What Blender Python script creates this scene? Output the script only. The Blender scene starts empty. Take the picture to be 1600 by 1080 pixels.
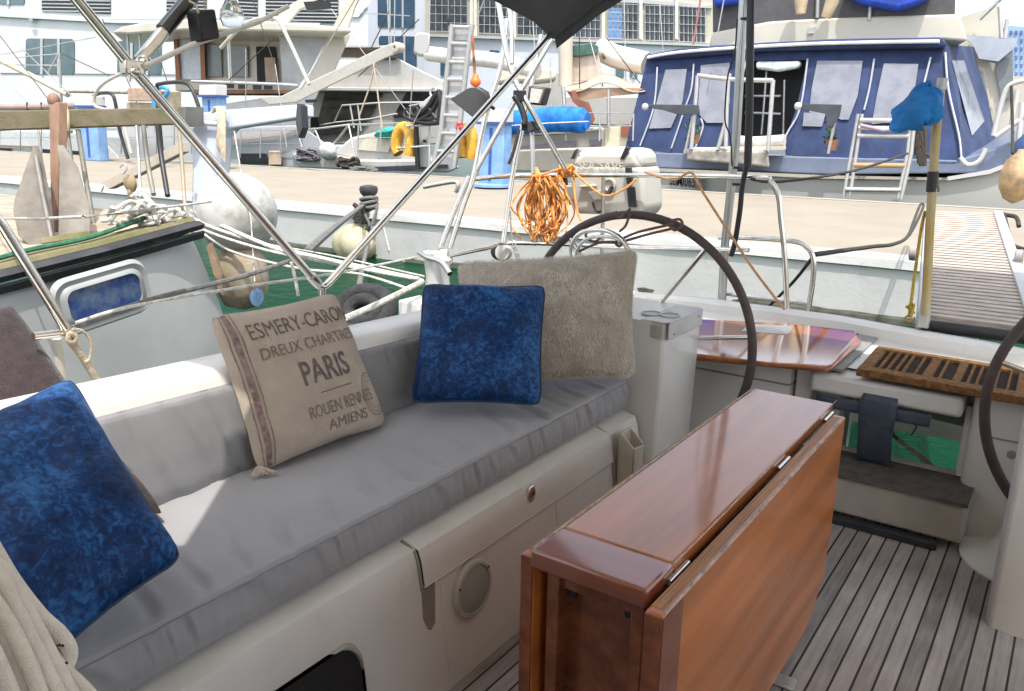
import bpy, bmesh, math, random
from mathutils import Vector as V, Matrix, noise
R = math.radians
rnd = random.Random(7)
sc = bpy.context.scene

# ---------------------------------------------------------------- camera
cam_d = bpy.data.cameras.new('camera'); cam = bpy.data.objects.new('camera', cam_d)
sc.collection.objects.link(cam); sc.camera = cam
FPX, CXP, CYP, CAMH = 1290.0, 800.0, 540.0, 1.5
_vy = V((1724-CXP, 208-CYP, FPX)).normalized()
_vx = -V((-1137-CXP, 160-CYP, FPX)); _vx = (_vx-_vy*_vx.dot(_vy)).normalized()
_vz = _vy.cross(_vx)
if _vz.y > 0: _vz = -_vz
CAM = V((0, 0, CAMH))
def c2w(c): return V((_vx.dot(c), _vy.dot(c), _vz.dot(c)))
RT, UP, FW = c2w(V((1,0,0))), c2w(V((0,-1,0))), c2w(V((0,0,1)))
cam.matrix_world = Matrix(((RT.x,UP.x,-FW.x,0),(RT.y,UP.y,-FW.y,0),(RT.z,UP.z,-FW.z,CAMH),(0,0,0,1)))
cam_d.sensor_width = 36; cam_d.sensor_fit = 'HORIZONTAL'; cam_d.lens = FPX/1600*36
cam_d.clip_start = 0.05; cam_d.clip_end = 5000
# ---------------------------------------------------------------- sky, sun, exposure
SUN = V((0.25, -0.33, 1.0)).normalized()
w = bpy.data.worlds.new('World'); sc.world = w; w.use_nodes = True
nt = w.node_tree; bg = nt.nodes['Background']
sky = nt.nodes.new('ShaderNodeTexSky'); sky.sky_type = 'NISHITA'; sky.sun_disc = False
sky.sun_elevation = math.asin(SUN.z); sky.sun_rotation = math.atan2(SUN.x, SUN.y)
sky.dust_density = 3.0; sky.air_density = 1.0; sky.ozone_density = 1.0
hs = nt.nodes.new('ShaderNodeHueSaturation'); hs.inputs['Saturation'].default_value = .42   # hazy, milky sky
nt.links.new(sky.outputs[0], hs.inputs['Color']); nt.links.new(hs.outputs[0], bg.inputs[0]); bg.inputs[1].default_value = 0.15
sl = bpy.data.lights.new('sun', 'SUN'); sl.energy = 1.85; sl.angle = R(0.6); sl.color = (1, .955, .89)
so = bpy.data.objects.new('sun', sl); sc.collection.objects.link(so)
so.rotation_euler = SUN.to_track_quat('Z', 'Y').to_euler(); so.location = (3, -3, 12)
sc.view_settings.view_transform = 'Standard'; sc.view_settings.look = 'None'
sc.view_settings.gamma = 1; sc.view_settings.exposure = 1.47
sc.render.engine = 'CYCLES'
sc.cycles.max_bounces = 8; sc.cycles.transparent_max_bounces = 8

# photo pixel (1600 px wide) -> point in the place
def ray(x, y): return c2w(V((x-CXP, y-CYP, FPX)))
def atX(x, y, X): r = ray(x, y); return CAM + r*(X/r.x)
def atY(x, y, Y): r = ray(x, y); return CAM + r*(Y/r.y)
def atZ(x, y, Z): r = ray(x, y); return CAM + r*((Z-CAMH)/r.z)
def atD(x, y, D): return CAM + ray(x, y)*(D/FPX)

# ---------------------------------------------------------------- materials
MATS = {}
def mat(name, col, rough=.5, metal=0, var=.12, vs=6, bump=0, bs=60, stretch=None, col2=None, spot=(.35,.65),
        sheen=0, coat=0, trans=0, alpha=1, emit=0, spec=.5, fine=0, detail=6, transl=None, coatior=1.5, wear=None, wscale=9, wpos=(.66,.72), wamt=.6):
    if name in MATS: return MATS[name]
    m = bpy.data.materials.new(name); m.use_nodes = True; t = m.node_tree; N = t.nodes; L = t.links
    b = N['Principled BSDF']
    b.inputs['Roughness'].default_value = rough; b.inputs['Metallic'].default_value = metal
    b.inputs['Specular IOR Level'].default_value = spec
    if sheen: b.inputs['Sheen Weight'].default_value = sheen; b.inputs['Sheen Roughness'].default_value = .35
    if coat: b.inputs['Coat Weight'].default_value = coat; b.inputs['Coat Roughness'].default_value = .08; b.inputs['Coat IOR'].default_value = coatior
    if trans: b.inputs['Transmission Weight'].default_value = trans
    if alpha < 1: b.inputs['Alpha'].default_value = alpha
    tc = N.new('ShaderNodeTexCoord'); mp = N.new('ShaderNodeMapping')
    L.new(tc.outputs['Object'], mp.inputs[0])
    if stretch: mp.inputs['Scale'].default_value = stretch
    n = N.new('ShaderNodeTexNoise'); n.inputs['Scale'].default_value = vs; n.inputs['Detail'].default_value = detail
    n.inputs['Roughness'].default_value = .6
    L.new(mp.outputs[0], n.inputs['Vector'])
    r = N.new('ShaderNodeValToRGB'); L.new(n.outputs[0], r.inputs[0])
    c2 = col2 if col2 else tuple(c*(1-var) for c in col); c1 = col if col2 else tuple(min(1, c*(1+var*.5)) for c in col)
    r.color_ramp.elements[0].position = spot[0]; r.color_ramp.elements[0].color = (*c2, 1)
    r.color_ramp.elements[1].position = spot[1]; r.color_ramp.elements[1].color = (*c1, 1)
    last = r.outputs[0]
    if wear:     # scuffs, specks and stains with a shape of their own
        wn = N.new('ShaderNodeTexNoise'); wn.inputs['Scale'].default_value = wscale; wn.inputs['Detail'].default_value = 9; wn.inputs['Roughness'].default_value = .7; wn.inputs['Distortion'].default_value = .6
        L.new(tc.outputs['Object'], wn.inputs['Vector']); wr = N.new('ShaderNodeValToRGB'); L.new(wn.outputs[0], wr.inputs[0])
        wr.color_ramp.elements[0].position = wpos[0]; wr.color_ramp.elements[0].color = (0,0,0,1); wr.color_ramp.elements[1].position = wpos[1]; wr.color_ramp.elements[1].color = (wamt,)*3+(1,)
        mx = N.new('ShaderNodeMixRGB'); L.new(wr.outputs[0], mx.inputs[0]); L.new(last, mx.inputs[1]); mx.inputs[2].default_value = (*wear, 1); last = mx.outputs[0]
    L.new(last, b.inputs['Base Color'])
    if bump:
        n2 = N.new('ShaderNodeTexNoise'); n2.inputs['Scale'].default_value = bs; n2.inputs['Detail'].default_value = 4
        L.new(mp.outputs[0], n2.inputs['Vector'])
        bp = N.new('ShaderNodeBump'); bp.inputs['Strength'].default_value = bump; bp.inputs['Distance'].default_value = .01
        L.new(n2.outputs[0], bp.inputs['Height']); L.new(bp.outputs[0], b.inputs['Normal'])
    if transl:
        tr = N.new('ShaderNodeBsdfTranslucent'); tr.inputs[0].default_value = (*transl, 1); ad = N.new('ShaderNodeAddShader')
        L.new(b.outputs[0], ad.inputs[0]); L.new(tr.outputs[0], ad.inputs[1]); L.new(ad.outputs[0], N['Material Output'].inputs[0])
    MATS[name] = m; return m
gel   = mat('gelcoat', (.665,.65,.615), .32, var=.08, vs=3, bump=.03, bs=90, coat=.1, wear=(.40,.36,.29), wscale=7, wpos=(.60,.78), wamt=.45)
gelb  = mat('gelcoat_boat', (.47,.46,.435), .3, var=.10, vs=1.5, wear=(.30,.27,.22), wscale=1.6, wpos=(.60,.72), wamt=.35)
cream = mat('cream_paint', (.50,.46,.38), .4, var=.10, vs=2)
whitep= mat('white_paint', (.47,.47,.47), .4, var=.08, vs=.6, wear=(.32,.28,.23), wscale=1.8, wpos=(.60,.74), wamt=.4)
shipw = mat('ship_white', (.62,.65,.71), .45, var=.05, vs=.25)
steel = mat('steel', (.74,.70,.64), .2, 1, var=.15, vs=20)
dullst= mat('dull_steel', (.55,.54,.52), .35, .8, var=.2, vs=15)
alu   = mat('aluminium', (.52,.52,.51), .4, .6, var=.1, vs=10)
galv  = mat('galvanised', (.22,.21,.18), .6, .3, var=.35, vs=5, bump=.2, bs=30)
black = mat('black_plastic', (.018,.018,.02), .45, var=.2)
blackr= mat('black_rubber', (.022,.022,.024), .75, var=.3, bump=.2)
darkgl= mat('dark_glass', (.025,.035,.045), .08, var=.3, vs=2)
ferryw = mat('ferry_white', (.64,.65,.65), .45, var=.05, vs=.25, wear=(.42,.36,.30), wscale=.7, wpos=(.62,.74), wamt=.4)
shipgl= mat('ship_glass', (.05,.10,.16), .12, var=.3, vs=.6)
tealgl= mat('teal_glass', (.09,.15,.17), .15, var=.25, vs=.6)
clear = mat('clear_sheet', (.215,.225,.26), .10, col2=(.175,.183,.215), vs=2.5, bump=1, bs=3.2, spot=(.42,.56))
navy  = mat('navy_canvas', (.016,.034,.105), .75, var=.35, vs=3, bump=.6, bs=7, sheen=.1)
bluec = mat('blue_cover', (.008,.17,.58), .5, var=.4, vs=4, bump=.6, bs=8)
blueb = mat('bright_blue_cloth', (.01,.22,.62), .6, var=.3, vs=5, bump=.8, bs=9)
royal = mat('royal_canvas', (.015,.06,.42), .7, var=.4, vs=4, bump=.6, bs=7)
pedb  = mat('pedestal_blue', (.19,.34,.58), .45, var=.2, vs=3)
tan   = mat('tan_canvas', (.50,.38,.28), .8, var=.2, vs=3, bump=.5, bs=8)
brownc= mat('brown_canvas', (.26,.10,.06), .8, var=.3, vs=3, bump=.5, bs=8)
greenc= mat('green_canvas', (.06,.13,.11), .8, var=.3, vs=3)
grayc = mat('grey_canvas', (.085,.088,.094), .8, var=.2, vs=6, bump=.15, bs=200, transl=(.46,.435,.39))
grayd = mat('grey_canvas_opaque', (.085,.088,.094), .8, var=.2, vs=6, bump=.15, bs=200)
cush  = mat('cushion_fabric', (.30,.298,.306), .7, var=.08, vs=4, bump=.1, bs=420, sheen=.15)
palec = mat('grey_sunshade', (.12,.12,.12), .8, var=.1, vs=3, transl=(.07,.068,.06))
hoodc = mat('hood_canvas', (.12,.12,.12), .8, var=.1, vs=3, transl=(.34,.32,.29))
steps = mat('step_nonskid', (.10,.085,.08), .9, var=.3, vs=25, bump=.4, bs=250)
riser = mat('step_riser', (.42,.38,.33), .6, var=.12, vs=7)
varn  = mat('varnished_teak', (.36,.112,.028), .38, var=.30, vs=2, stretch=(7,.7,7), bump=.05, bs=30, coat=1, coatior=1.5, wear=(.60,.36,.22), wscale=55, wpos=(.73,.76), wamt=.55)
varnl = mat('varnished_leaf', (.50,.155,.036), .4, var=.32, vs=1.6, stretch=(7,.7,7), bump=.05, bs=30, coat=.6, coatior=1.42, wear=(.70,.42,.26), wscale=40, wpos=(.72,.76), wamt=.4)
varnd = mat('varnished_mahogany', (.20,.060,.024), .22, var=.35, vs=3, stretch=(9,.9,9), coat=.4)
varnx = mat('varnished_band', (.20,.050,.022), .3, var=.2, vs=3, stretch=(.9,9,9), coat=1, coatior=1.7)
worn  = mat('worn_edge', (.36,.30,.25), .6, var=.5, vs=40)
seatw = mat('seat_varnish', (.38,.13,.045), .09, var=.3, vs=2, stretch=(9,1,9), coat=1, coatior=2.2)
greyw = mat('weathered_wood', (.24,.20,.145), .85, var=.45, vs=3, stretch=(1,1,8), bump=.4, bs=30)
mossw = mat('mossy_wood', (.20,.165,.10), .9, col2=(.09,.10,.025), vs=3, bump=.5, bs=30)
coir  = mat('coir', (.26,.125,.038), .95, var=.5, vs=60, bump=1, bs=260)
coird = mat('coir_dark', (.045,.03,.022), .95, var=.5, vs=90, bump=1, bs=260)
tancov= mat('sand_canvas', (.50,.40,.26), .85, var=.2, vs=5, bump=.3, bs=40)
orange= mat('orange_rope', (.78,.33,.08), .7, var=.35, vs=30, bump=.4, bs=300)
white_rope = mat('white_rope', (.62,.60,.54), .85, var=.35, vs=40, bump=.7, bs=220)
grey_rope = mat('grey_rope', (.16,.16,.15), .9, var=.4, vs=40, bump=.6, bs=220)
dark_rope = mat('dark_rope', (.05,.045,.035), .9, var=.4, vs=40, bump=.6, bs=220)
beige_rope = mat('beige_rope', (.50,.42,.31), .9, var=.3, vs=40, bump=.6, bs=220)
yellow_rope = mat('yellow_rope', (.42,.30,.04), .85, var=.4, vs=40, bump=.6, bs=220)
green_rope = mat('green_rope', (.03,.13,.07), .8, var=.4, vs=40)
leather = mat('wheel_leather', (.075,.052,.048), .6, var=.25, vs=14, bump=.15, bs=200)
fend  = mat('white_fender', (.46,.455,.43), .5, vs=7, col2=(.25,.245,.21), spot=(.30,.52))
fendo = mat('stained_fender', (.50,.33,.17), .6, col2=(.18,.13,.07), vs=3, spot=(.4,.62))
fendt = mat('cream_fender', (.42,.38,.26), .6, col2=(.25,.24,.13), vs=5, spot=(.3,.55))
orangef = mat('orange_plastic', (.75,.16,.03), .5, var=.2)
yellowf = mat('yellow_buoy', (.72,.40,.05), .6, var=.25, vs=6)
redp = mat('red_plastic', (.5,.04,.04), .5, var=.2)
teal = mat('teal_cloth', (.03,.36,.30), .7, var=.4, vs=12, bump=.5, bs=15)
print_ink = mat('print_ink', (.135,.108,.10), .9, var=.35, vs=60)
ink_faint = mat('print_ink_faint', (.20,.16,.14), .9, var=.3, vs=60)
bolm = mat('bollard_iron', (.04,.042,.045), .6, var=.4, vs=10, bump=.3, bs=40)
portg = mat('blue_portlight', (.02,.05,.17), .12, col2=(.10,.14,.18), vs=14, spot=(.35,.6))
antif = mat('dark_strip', (.03,.032,.04), .6, var=.4, vs=8)
dark_in = mat('dark_interior', (.012,.012,.014), .7, var=.3)
terram = mat('terrazzo', (.55,.53,.48), .5)

def wood_floor():
    m = bpy.data.materials.new('teak_sole'); m.use_nodes = True; t = m.node_tree; N = t.nodes; L = t.links; b = N['Principled BSDF']
    tc = N.new('ShaderNodeTexCoord'); sx = N.new('ShaderNodeSeparateXYZ'); L.new(tc.outputs['Object'], sx.inputs[0])
    def ma(op, a, bb=None):
        n = N.new('ShaderNodeMath'); n.operation = op
        if isinstance(a, (int, float)): n.inputs[0].default_value = a
        else: L.new(a, n.inputs[0])
        if bb is not None:
            if isinstance(bb, (int, float)): n.inputs[1].default_value = bb
            else: L.new(bb, n.inputs[1])
        return n.outputs[0]
    u = ma('DIVIDE', ma('ADD', sx.outputs[0], 10*.0508-.0475+.0508), .0508)
    fl = ma('FLOOR', u); fr = ma('ABSOLUTE', ma('SUBTRACT', ma('FRACT', u), .5))
    seam = ma('GREATER_THAN', fr, .5-.062)
    wn = N.new('ShaderNodeTexWhiteNoise'); wn.noise_dimensions = '1D'; L.new(fl, wn.inputs['W'])
    mp = N.new('ShaderNodeMapping'); mp.inputs['Scale'].default_value = (30, 2.2, 30); L.new(tc.outputs['Object'], mp.inputs[0])
    n = N.new('ShaderNodeTexNoise'); n.inputs['Scale'].default_value = 3; n.inputs['Detail'].default_value = 8; L.new(mp.outputs[0], n.inputs['Vector'])
    n3 = N.new('ShaderNodeTexNoise'); n3.inputs['Scale'].default_value = 5; n3.inputs['Detail'].default_value = 5; L.new(tc.outputs['Object'], n3.inputs['Vector'])
    f = ma('ADD', ma('ADD', ma('MULTIPLY', wn.outputs[0], .30), ma('MULTIPLY', n.outputs[0], .5)), ma('MULTIPLY', n3.outputs[0], .55))
    r = N.new('ShaderNodeValToRGB'); L.new(f, r.inputs[0])
    r.color_ramp.elements[0].position = .35; r.color_ramp.elements[0].color = (.15,.135,.128, 1)
    r.color_ramp.elements[1].position = 1.0; r.color_ramp.elements[1].color = (.46,.425,.405, 1)
    mx = N.new('ShaderNodeMixRGB'); L.new(seam, mx.inputs[0]); L.new(r.outputs[0], mx.inputs[1]); mx.inputs[2].default_value = (.012,.012,.014, 1)
    L.new(mx.outputs[0], b.inputs['Base Color']); b.inputs['Roughness'].default_value = .72
    bp = N.new('ShaderNodeBump'); bp.inputs['Strength'].default_value = .25; bp.inputs['Distance'].default_value = .003
    L.new(n.outputs[0], bp.inputs['Height']); L.new(bp.outputs[0], b.inputs['Normal'])
    return m
teakm = wood_floor()

def velvet(name, dark, mid, light):
    m = bpy.data.materials.new(name); m.use_nodes = True; t = m.node_tree; N = t.nodes; L = t.links; b = N['Principled BSDF']
    tc = N.new('ShaderNodeTexCoord')
    a = N.new('ShaderNodeTexNoise'); a.inputs['Scale'].default_value = 6; a.inputs['Detail'].default_value = 2
    c = N.new('ShaderNodeTexNoise'); c.inputs['Scale'].default_value = 62; c.inputs['Detail'].default_value = 6; c.inputs['Roughness'].default_value = .62; c.inputs['Distortion'].default_value = .7
    for q in (a, c): L.new(tc.outputs['Object'], q.inputs['Vector'])
    mx = N.new('ShaderNodeMath'); mx.operation = 'ADD'
    h = N.new('ShaderNodeMath'); h.operation = 'MULTIPLY'; h.inputs[1].default_value = .60; L.new(a.outputs[0], h.inputs[0])
    h2 = N.new('ShaderNodeMath'); h2.operation = 'MULTIPLY'; h2.inputs[1].default_value = .75; L.new(c.outputs[0], h2.inputs[0])
    L.new(h.outputs[0], mx.inputs[0]); L.new(h2.outputs[0], mx.inputs[1])
    r = N.new('ShaderNodeValToRGB'); L.new(mx.outputs[0], r.inputs[0])
    e = r.color_ramp.elements; e[0].position = .50; e[0].color = (*dark, 1); e[1].position = .86; e[1].color = (*light, 1)
    x = e.new(.66); x.color = (*mid, 1)
    L.new(r.outputs[0], b.inputs['Base Color'])
    b.inputs['Roughness'].default_value = .55; b.inputs['Sheen Weight'].default_value = .22; b.inputs['Sheen Roughness'].default_value = .25; b.inputs['Specular IOR Level'].default_value = .2
    b.inputs['Sheen Tint'].default_value = (.12,.4,1,1)
    bp = N.new('ShaderNodeBump'); bp.inputs['Strength'].default_value = .5; bp.inputs['Distance'].default_value = .004
    L.new(c.outputs[0], bp.inputs['Height']); L.new(bp.outputs[0], b.inputs['Normal'])
    return m
velv = velvet('blue_crushed_velvet', (.0015,.010,.042), (.003,.030,.115), (.028,.125,.32))
cushb = mat('cushion_fabric_dimmed', (.215,.213,.218), .7, var=.10, vs=5, bump=.12, bs=420, sheen=.15)  # seat fabric again, darkened to tone down the sunlit back
furm = mat('fur_taupe', (.44,.385,.31), .9, col2=(.31,.265,.205), vs=16, stretch=(2.2,2.2,.6), bump=1, bs=70, sheen=.5, spot=(.32,.68), detail=9)
plum = mat('plum_fabric', (.036,.023,.025), .9, var=.35, vs=40, bump=.5, bs=200, sheen=.2)
linen = mat('linen', (.40,.335,.27), .9, var=.10, vs=9, bump=.35, bs=420)

def water_mat():
    m = bpy.data.materials.new('harbour_water'); m.use_nodes = True; t = m.node_tree; N = t.nodes; L = t.links; b = N['Principled BSDF']
    b.inputs['Base Color'].default_value = (.0003,.030,.012, 1); b.inputs['Roughness'].default_value = .06; b.inputs['IOR'].default_value = 1.05
    tc = N.new('ShaderNodeTexCoord'); n = N.new('ShaderNodeTexNoise'); n.inputs['Scale'].default_value = 4.5; n.inputs['Detail'].default_value = 5
    L.new(tc.outputs['Object'], n.inputs['Vector'])
    bp = N.new('ShaderNodeBump'); bp.inputs['Strength'].default_value = .5; bp.inputs['Distance'].default_value = .05
    L.new(n.outputs[0], bp.inputs['Height']); L.new(bp.outputs[0], b.inputs['Normal']); return m
waterm = water_mat()
def quay_mat(name, c1, c2, crack):
    m = bpy.data.materials.new(name); m.use_nodes = True; t = m.node_tree; N = t.nodes; L = t.links; b = N['Principled BSDF']
    tc = N.new('ShaderNodeTexCoord'); n = N.new('ShaderNodeTexNoise'); n.inputs['Scale'].default_value = .9; n.inputs['Detail'].default_value = 9
    n.inputs['Roughness'].default_value = .65
    L.new(tc.outputs['Object'], n.inputs['Vector'])
    r = N.new('ShaderNodeValToRGB'); r.color_ramp.elements[0].position = .3; r.color_ramp.elements[1].position = .7
    r.color_ramp.elements[0].color = (*c2, 1); r.color_ramp.elements[1].color = (*c1, 1); L.new(n.outputs[0], r.inputs[0])
    n2 = N.new('ShaderNodeTexNoise'); n2.inputs['Scale'].default_value = 4; n2.inputs['Detail'].default_value = 10; n2.inputs['Roughness'].default_value = .75
    L.new(tc.outputs['Object'], n2.inputs['Vector'])
    r2 = N.new('ShaderNodeValToRGB'); r2.color_ramp.elements[0].position = .62; r2.color_ramp.elements[1].position = .72
    r2.color_ramp.elements[0].color = (0,0,0,1); r2.color_ramp.elements[1].color = (crack,)*3+(1,); L.new(n2.outputs[0], r2.inputs[0])
    mx = N.new('ShaderNodeMixRGB'); L.new(r2.outputs[0], mx.inputs[0]); L.new(r.outputs[0], mx.inputs[1]); mx.inputs[2].default_value = (.22,.21,.19,1)
    L.new(mx.outputs[0], b.inputs['Base Color']); b.inputs['Roughness'].default_value = .85
    bp = N.new('ShaderNodeBump'); bp.inputs['Strength'].default_value = .5; bp.inputs['Distance'].default_value = .02
    L.new(n2.outputs[0], bp.inputs['Height']); L.new(bp.outputs[0], b.inputs['Normal']); return m
quaytop = quay_mat('quay_paving', (.285,.250,.198), (.228,.198,.155), .5)
quaywall = quay_mat('quay_wall_white', (.47,.47,.45), (.39,.39,.37), .8)
quayedge = quay_mat('quay_edge', (.37,.35,.30), (.31,.29,.25), .4)

# ---------------------------------------------------------------- helpers
COL = sc.collection
def tag(o, label=None, cat=None, group=None, kind=None):
    if label: o['label'] = label
    if cat: o['category'] = cat
    if group: o['group'] = group
    if kind: o['kind'] = kind
    return o
def thing(name, label, cat, loc=(0,0,0), group=None):
    o = bpy.data.objects.new(name, None); COL.objects.link(o); o.location = loc; o.empty_display_size = .1
    return tag(o, label, cat, group)
def rootloc(p):
    l = V((0,0,0))
    while p: l += V(p.location); p = p.parent
    return l
class MB:
    def __init__(s): s.b = bmesh.new()
    def quad(s, *p):
        s.b.faces.new([s.b.verts.new(q) for q in p]); return s
    def prism(s, pts, ext):
        pts = [V(p) for p in pts]; ext = V(ext)
        a = [s.b.verts.new(p) for p in pts]; c = [s.b.verts.new(p+ext) for p in pts]; n = len(a)
        s.b.faces.new(a); s.b.faces.new(c[::-1])
        for i in range(n): s.b.faces.new([a[i], c[i], c[(i+1)%n], a[(i+1)%n]])
        return s
    def box(s, x0, x1, y0, y1, z0, z1):
        return s.prism([(x0,y0,z0),(x1,y0,z0),(x1,y1,z0),(x0,y1,z0)], (0,0,z1-z0))
    def obox(s, c, size, rot=None):   # oriented box
        m = rot if rot else Matrix.Identity(3); c = V(c); hx, hy, hz = [q/2 for q in size]
        return s.prism([c+m@V(q) for q in ((-hx,-hy,-hz),(hx,-hy,-hz),(hx,hy,-hz),(-hx,hy,-hz))], m@V((0,0,size[2])))
    def tube(s, pts, r, seg=10, closed=False, rads=None, smooth=0, cap=True):
        pts = [V(p) for p in pts]
        if smooth: pts, rads = catmull(pts, smooth, closed, rads)
        n = len(pts); rings = []; prev = None
        for i, p in enumerate(pts):
            a = pts[(i-1) % n] if (closed or i > 0) else p; c = pts[(i+1) % n] if (closed or i < n-1) else p
            t = (c-a)
            if t.length < 1e-9: t = V((0,0,1))
            t.normalize()
            if prev is None:
                u = t.cross(V((0,0,1)));  u = u if u.length > .1 else t.cross(V((1,0,0)))
            else: u = prev - t*prev.dot(t)
            if u.length < 1e-6: u = t.cross(V((1,0,0)))
            u.normalize(); prev = u; v = t.cross(u); rr = rads[i] if rads else r
            rings.append([s.b.verts.new(p+(u*math.cos(k*2*math.pi/seg)+v*math.sin(k*2*math.pi/seg))*rr) for k in range(seg)])
        for i in range(n if closed else n-1):
            A, B = rings[i], rings[(i+1) % n]
            off = 0
            if closed and i == n-1:
                off = min(range(seg), key=lambda q: (B[q].co-A[0].co).length)
            for k in range(seg): s.b.faces.new([A[k], A[(k+1)%seg], B[(k+1+off)%seg], B[(k+off)%seg]])
        if not closed and cap:
            s.b.faces.new(rings[0][::-1]); s.b.faces.new(rings[-1])
        return s
    def lathe(s, c, axis, prof, seg=24):   # prof = [(r, h)]
        c = V(c); t = V(axis).normalized(); u = t.cross(V((0,0,1))); u = u if u.length > .1 else t.cross(V((1,0,0)))
        u.normalize(); v = t.cross(u); rings = []
        for r, h in prof:
            r = max(r, 1e-4); rings.append([s.b.verts.new(c+t*h+(u*math.cos(k*2*math.pi/seg)+v*math.sin(k*2*math.pi/seg))*r) for k in range(seg)])
        for A, B in zip(rings, rings[1:]):
            for k in range(seg): s.b.faces.new([A[k], A[(k+1)%seg], B[(k+1)%seg], B[k]])
        s.b.faces.new(rings[0][::-1]); s.b.faces.new(rings[-1]); return s
    def ball(s, c, r, sc_=(1,1,1), seg=20):
        c = V(c); k = bmesh.ops.create_uvsphere(s.b, u_segments=seg, v_segments=seg//2+2, radius=1)
        for v in k['verts']: v.co = c+V((v.co.x*r*sc_[0], v.co.y*r*sc_[1], v.co.z*r*sc_[2]))
        return s
    def grid(s, f, nu, nv, closeu=False):
        g = [[s.b.verts.new(f(i/(nu if closeu else nu-1), j/(nv-1))) for j in range(nv)] for i in range(nu)]
        for i in range(nu if closeu else nu-1):
            for j in range(nv-1):
                a = g[i]; c = g[(i+1) % nu]; s.b.faces.new([a[j], c[j], c[j+1], a[j+1]])
        return s
    def loft(s, secs, caps=True):   # list of equal-length point lists
        rs = [[s.b.verts.new(V(p)) for p in q] for q in secs]
        for A, B in zip(rs, rs[1:]):
            for k in range(len(A)-1): s.b.faces.new([A[k], A[k+1], B[k+1], B[k]])
        if caps:
            for q in (rs[0][::-1], rs[-1]):
                try: s.b.faces.new(q)
                except Exception: pass
        return s
    def build(s, name, m, parent=None, bevel=0, smooth=False, label=None, seg=2, solid=0, thing_=None):
        off = rootloc(parent)
        bmesh.ops.recalc_face_normals(s.b, faces=s.b.faces)
        me = bpy.data.meshes.new(name); 
        for v in s.b.verts: v.co -= off
        s.b.to_mesh(me); s.b.free(); me.materials.append(m)
        o = bpy.data.objects.new(name, me); COL.objects.link(o); o.parent = parent
        if smooth or bevel:
            for p in me.polygons: p.use_smooth = True
            me.set_sharp_from_angle(angle=R(48 if not bevel else 30))
        if solid:
            q = o.modifiers.new('solid', 'SOLIDIFY'); q.thickness = solid; q.offset = 0
        if bevel:
            q = o.modifiers.new('bevel', 'BEVEL'); q.width = bevel; q.segments = seg; q.limit_method = 'ANGLE'; q.angle_limit = R(35)
            q.harden_normals = False
        if label: o['label'] = label
        if thing_: tag(o, *thing_)
        return o
def catmull(P, k, closed=False, rads=None):
    n = len(P); out = []; ro = []
    for i in range(n if closed else n-1):
        p0 = P[(i-1) % n] if (closed or i > 0) else P[i]; p1 = P[i]; p2 = P[(i+1) % n]
        p3 = P[(i+2) % n] if (closed or i < n-2) else p2
        for j in range(k):
            t = j/k
            out.append(.5*((2*p1)+(p2-p0)*t+(2*p0-5*p1+4*p2-p3)*t*t+(3*p1-p0-3*p2+p3)*t**3))
            if rads: ro.append(rads[i]*(1-t)+rads[(i+1) % n]*t)
    if not closed:
        out.append(P[-1]); 
        if rads: ro.append(rads[-1])
    return out, (ro if rads else None)
def slab(m, px, Y, depth):          # outline in the plane Y with real thickness behind it; far hulls lie end-on to us
    P = [atY(x, y, Y) for x, y in px]
    if Y < 12: return m.prism(P, (0, depth, 0))
    d = sum(P, V((0,0,0)))/len(P)-CAM; d.z = 0; return m.prism(P, d.normalized()*depth)
def rrect(c, u, v, w_, h, r, n=5):  # rounded rectangle outline round c in the plane of unit vectors u, v
    out = []
    for sx, sy, a0 in ((1,1,0),(-1,1,90),(-1,-1,180),(1,-1,270)):
        for k in range(n+1):
            a = R(a0+90*k/n); out.append(V(c)+V(u)*(sx*(w_/2-r)+math.cos(a)*r)+V(v)*(sy*(h/2-r)+math.sin(a)*r))
    return out
def rope(name, pts, r, m, label, cat='rope', parent=None, group=None, smooth=6, seg=7):
    mb = MB(); mb.tube(pts, r, seg, smooth=smooth)
    o = mb.build(name, m, parent, smooth=True)
    if parent is None: tag(o, label, cat, group)
    return o
def sag(a, b, s, n=7):
    a = V(a); b = V(b); return [a.lerp(b, i/(n-1)) - V((0,0,s*4*(i/(n-1))*(1-i/(n-1)))) for i in range(n)]
def text_mesh(txt, size, extr=0, sx=1.0, bold=0):
    c = bpy.data.curves.new('lettering', 'FONT'); c.body = txt; c.size = size; c.align_x = 'CENTER'; c.align_y = 'CENTER'
    c.extrude = extr; c.offset = bold; c.resolution_u = 3
    o = bpy.data.objects.new('lettering', c); COL.objects.link(o)
    dg = bpy.context.evaluated_depsgraph_get(); me = bpy.data.meshes.new_from_object(o.evaluated_get(dg))
    b = bmesh.new(); b.from_mesh(me); bpy.data.objects.remove(o); bpy.data.meshes.remove(me)
    for v in b.verts: v.co.x *= sx
    return b
X_, Y_, Z_ = V((1,0,0)), V((0,1,0)), V((0,0,1))
# ================================================================ setting: water and quay
ZW, ZQ = -0.56, 0.17
m = MB(); m.grid(lambda u, v: V((-300+600*u, -300+900*v, ZW)), 3, 3)
m.build('water', waterm, thing_=(None, None, None, 'structure'))
def qn(x): return 9.62+(x+1.46)*.045     # near and far edges of the quay, almost parallel to the stern
def qf(x): return 17.15+(x+.9)*.055
XS = [-60+3*i for i in range(37)]
m = MB(); m.loft([[(x, qn(x)+.25, ZQ), (x, qf(x), ZQ), (x, qf(x), -2)] for x in XS], caps=False)
m.build('quay', quaytop, thing_=(None, None, None, 'structure'))
m = MB(); m.loft([[(x, qn(x)+.251, ZQ+.004), (x, qn(x)+.03, ZQ+.004), (x, qn(x), ZQ-.03), (x, qn(x)-.02, ZQ-.12), (x, qn(x)+.02, ZQ-.14), (x, qn(x)+.02, -2)] for x in [-60+.5*i for i in range(217)]], caps=False)
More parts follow.
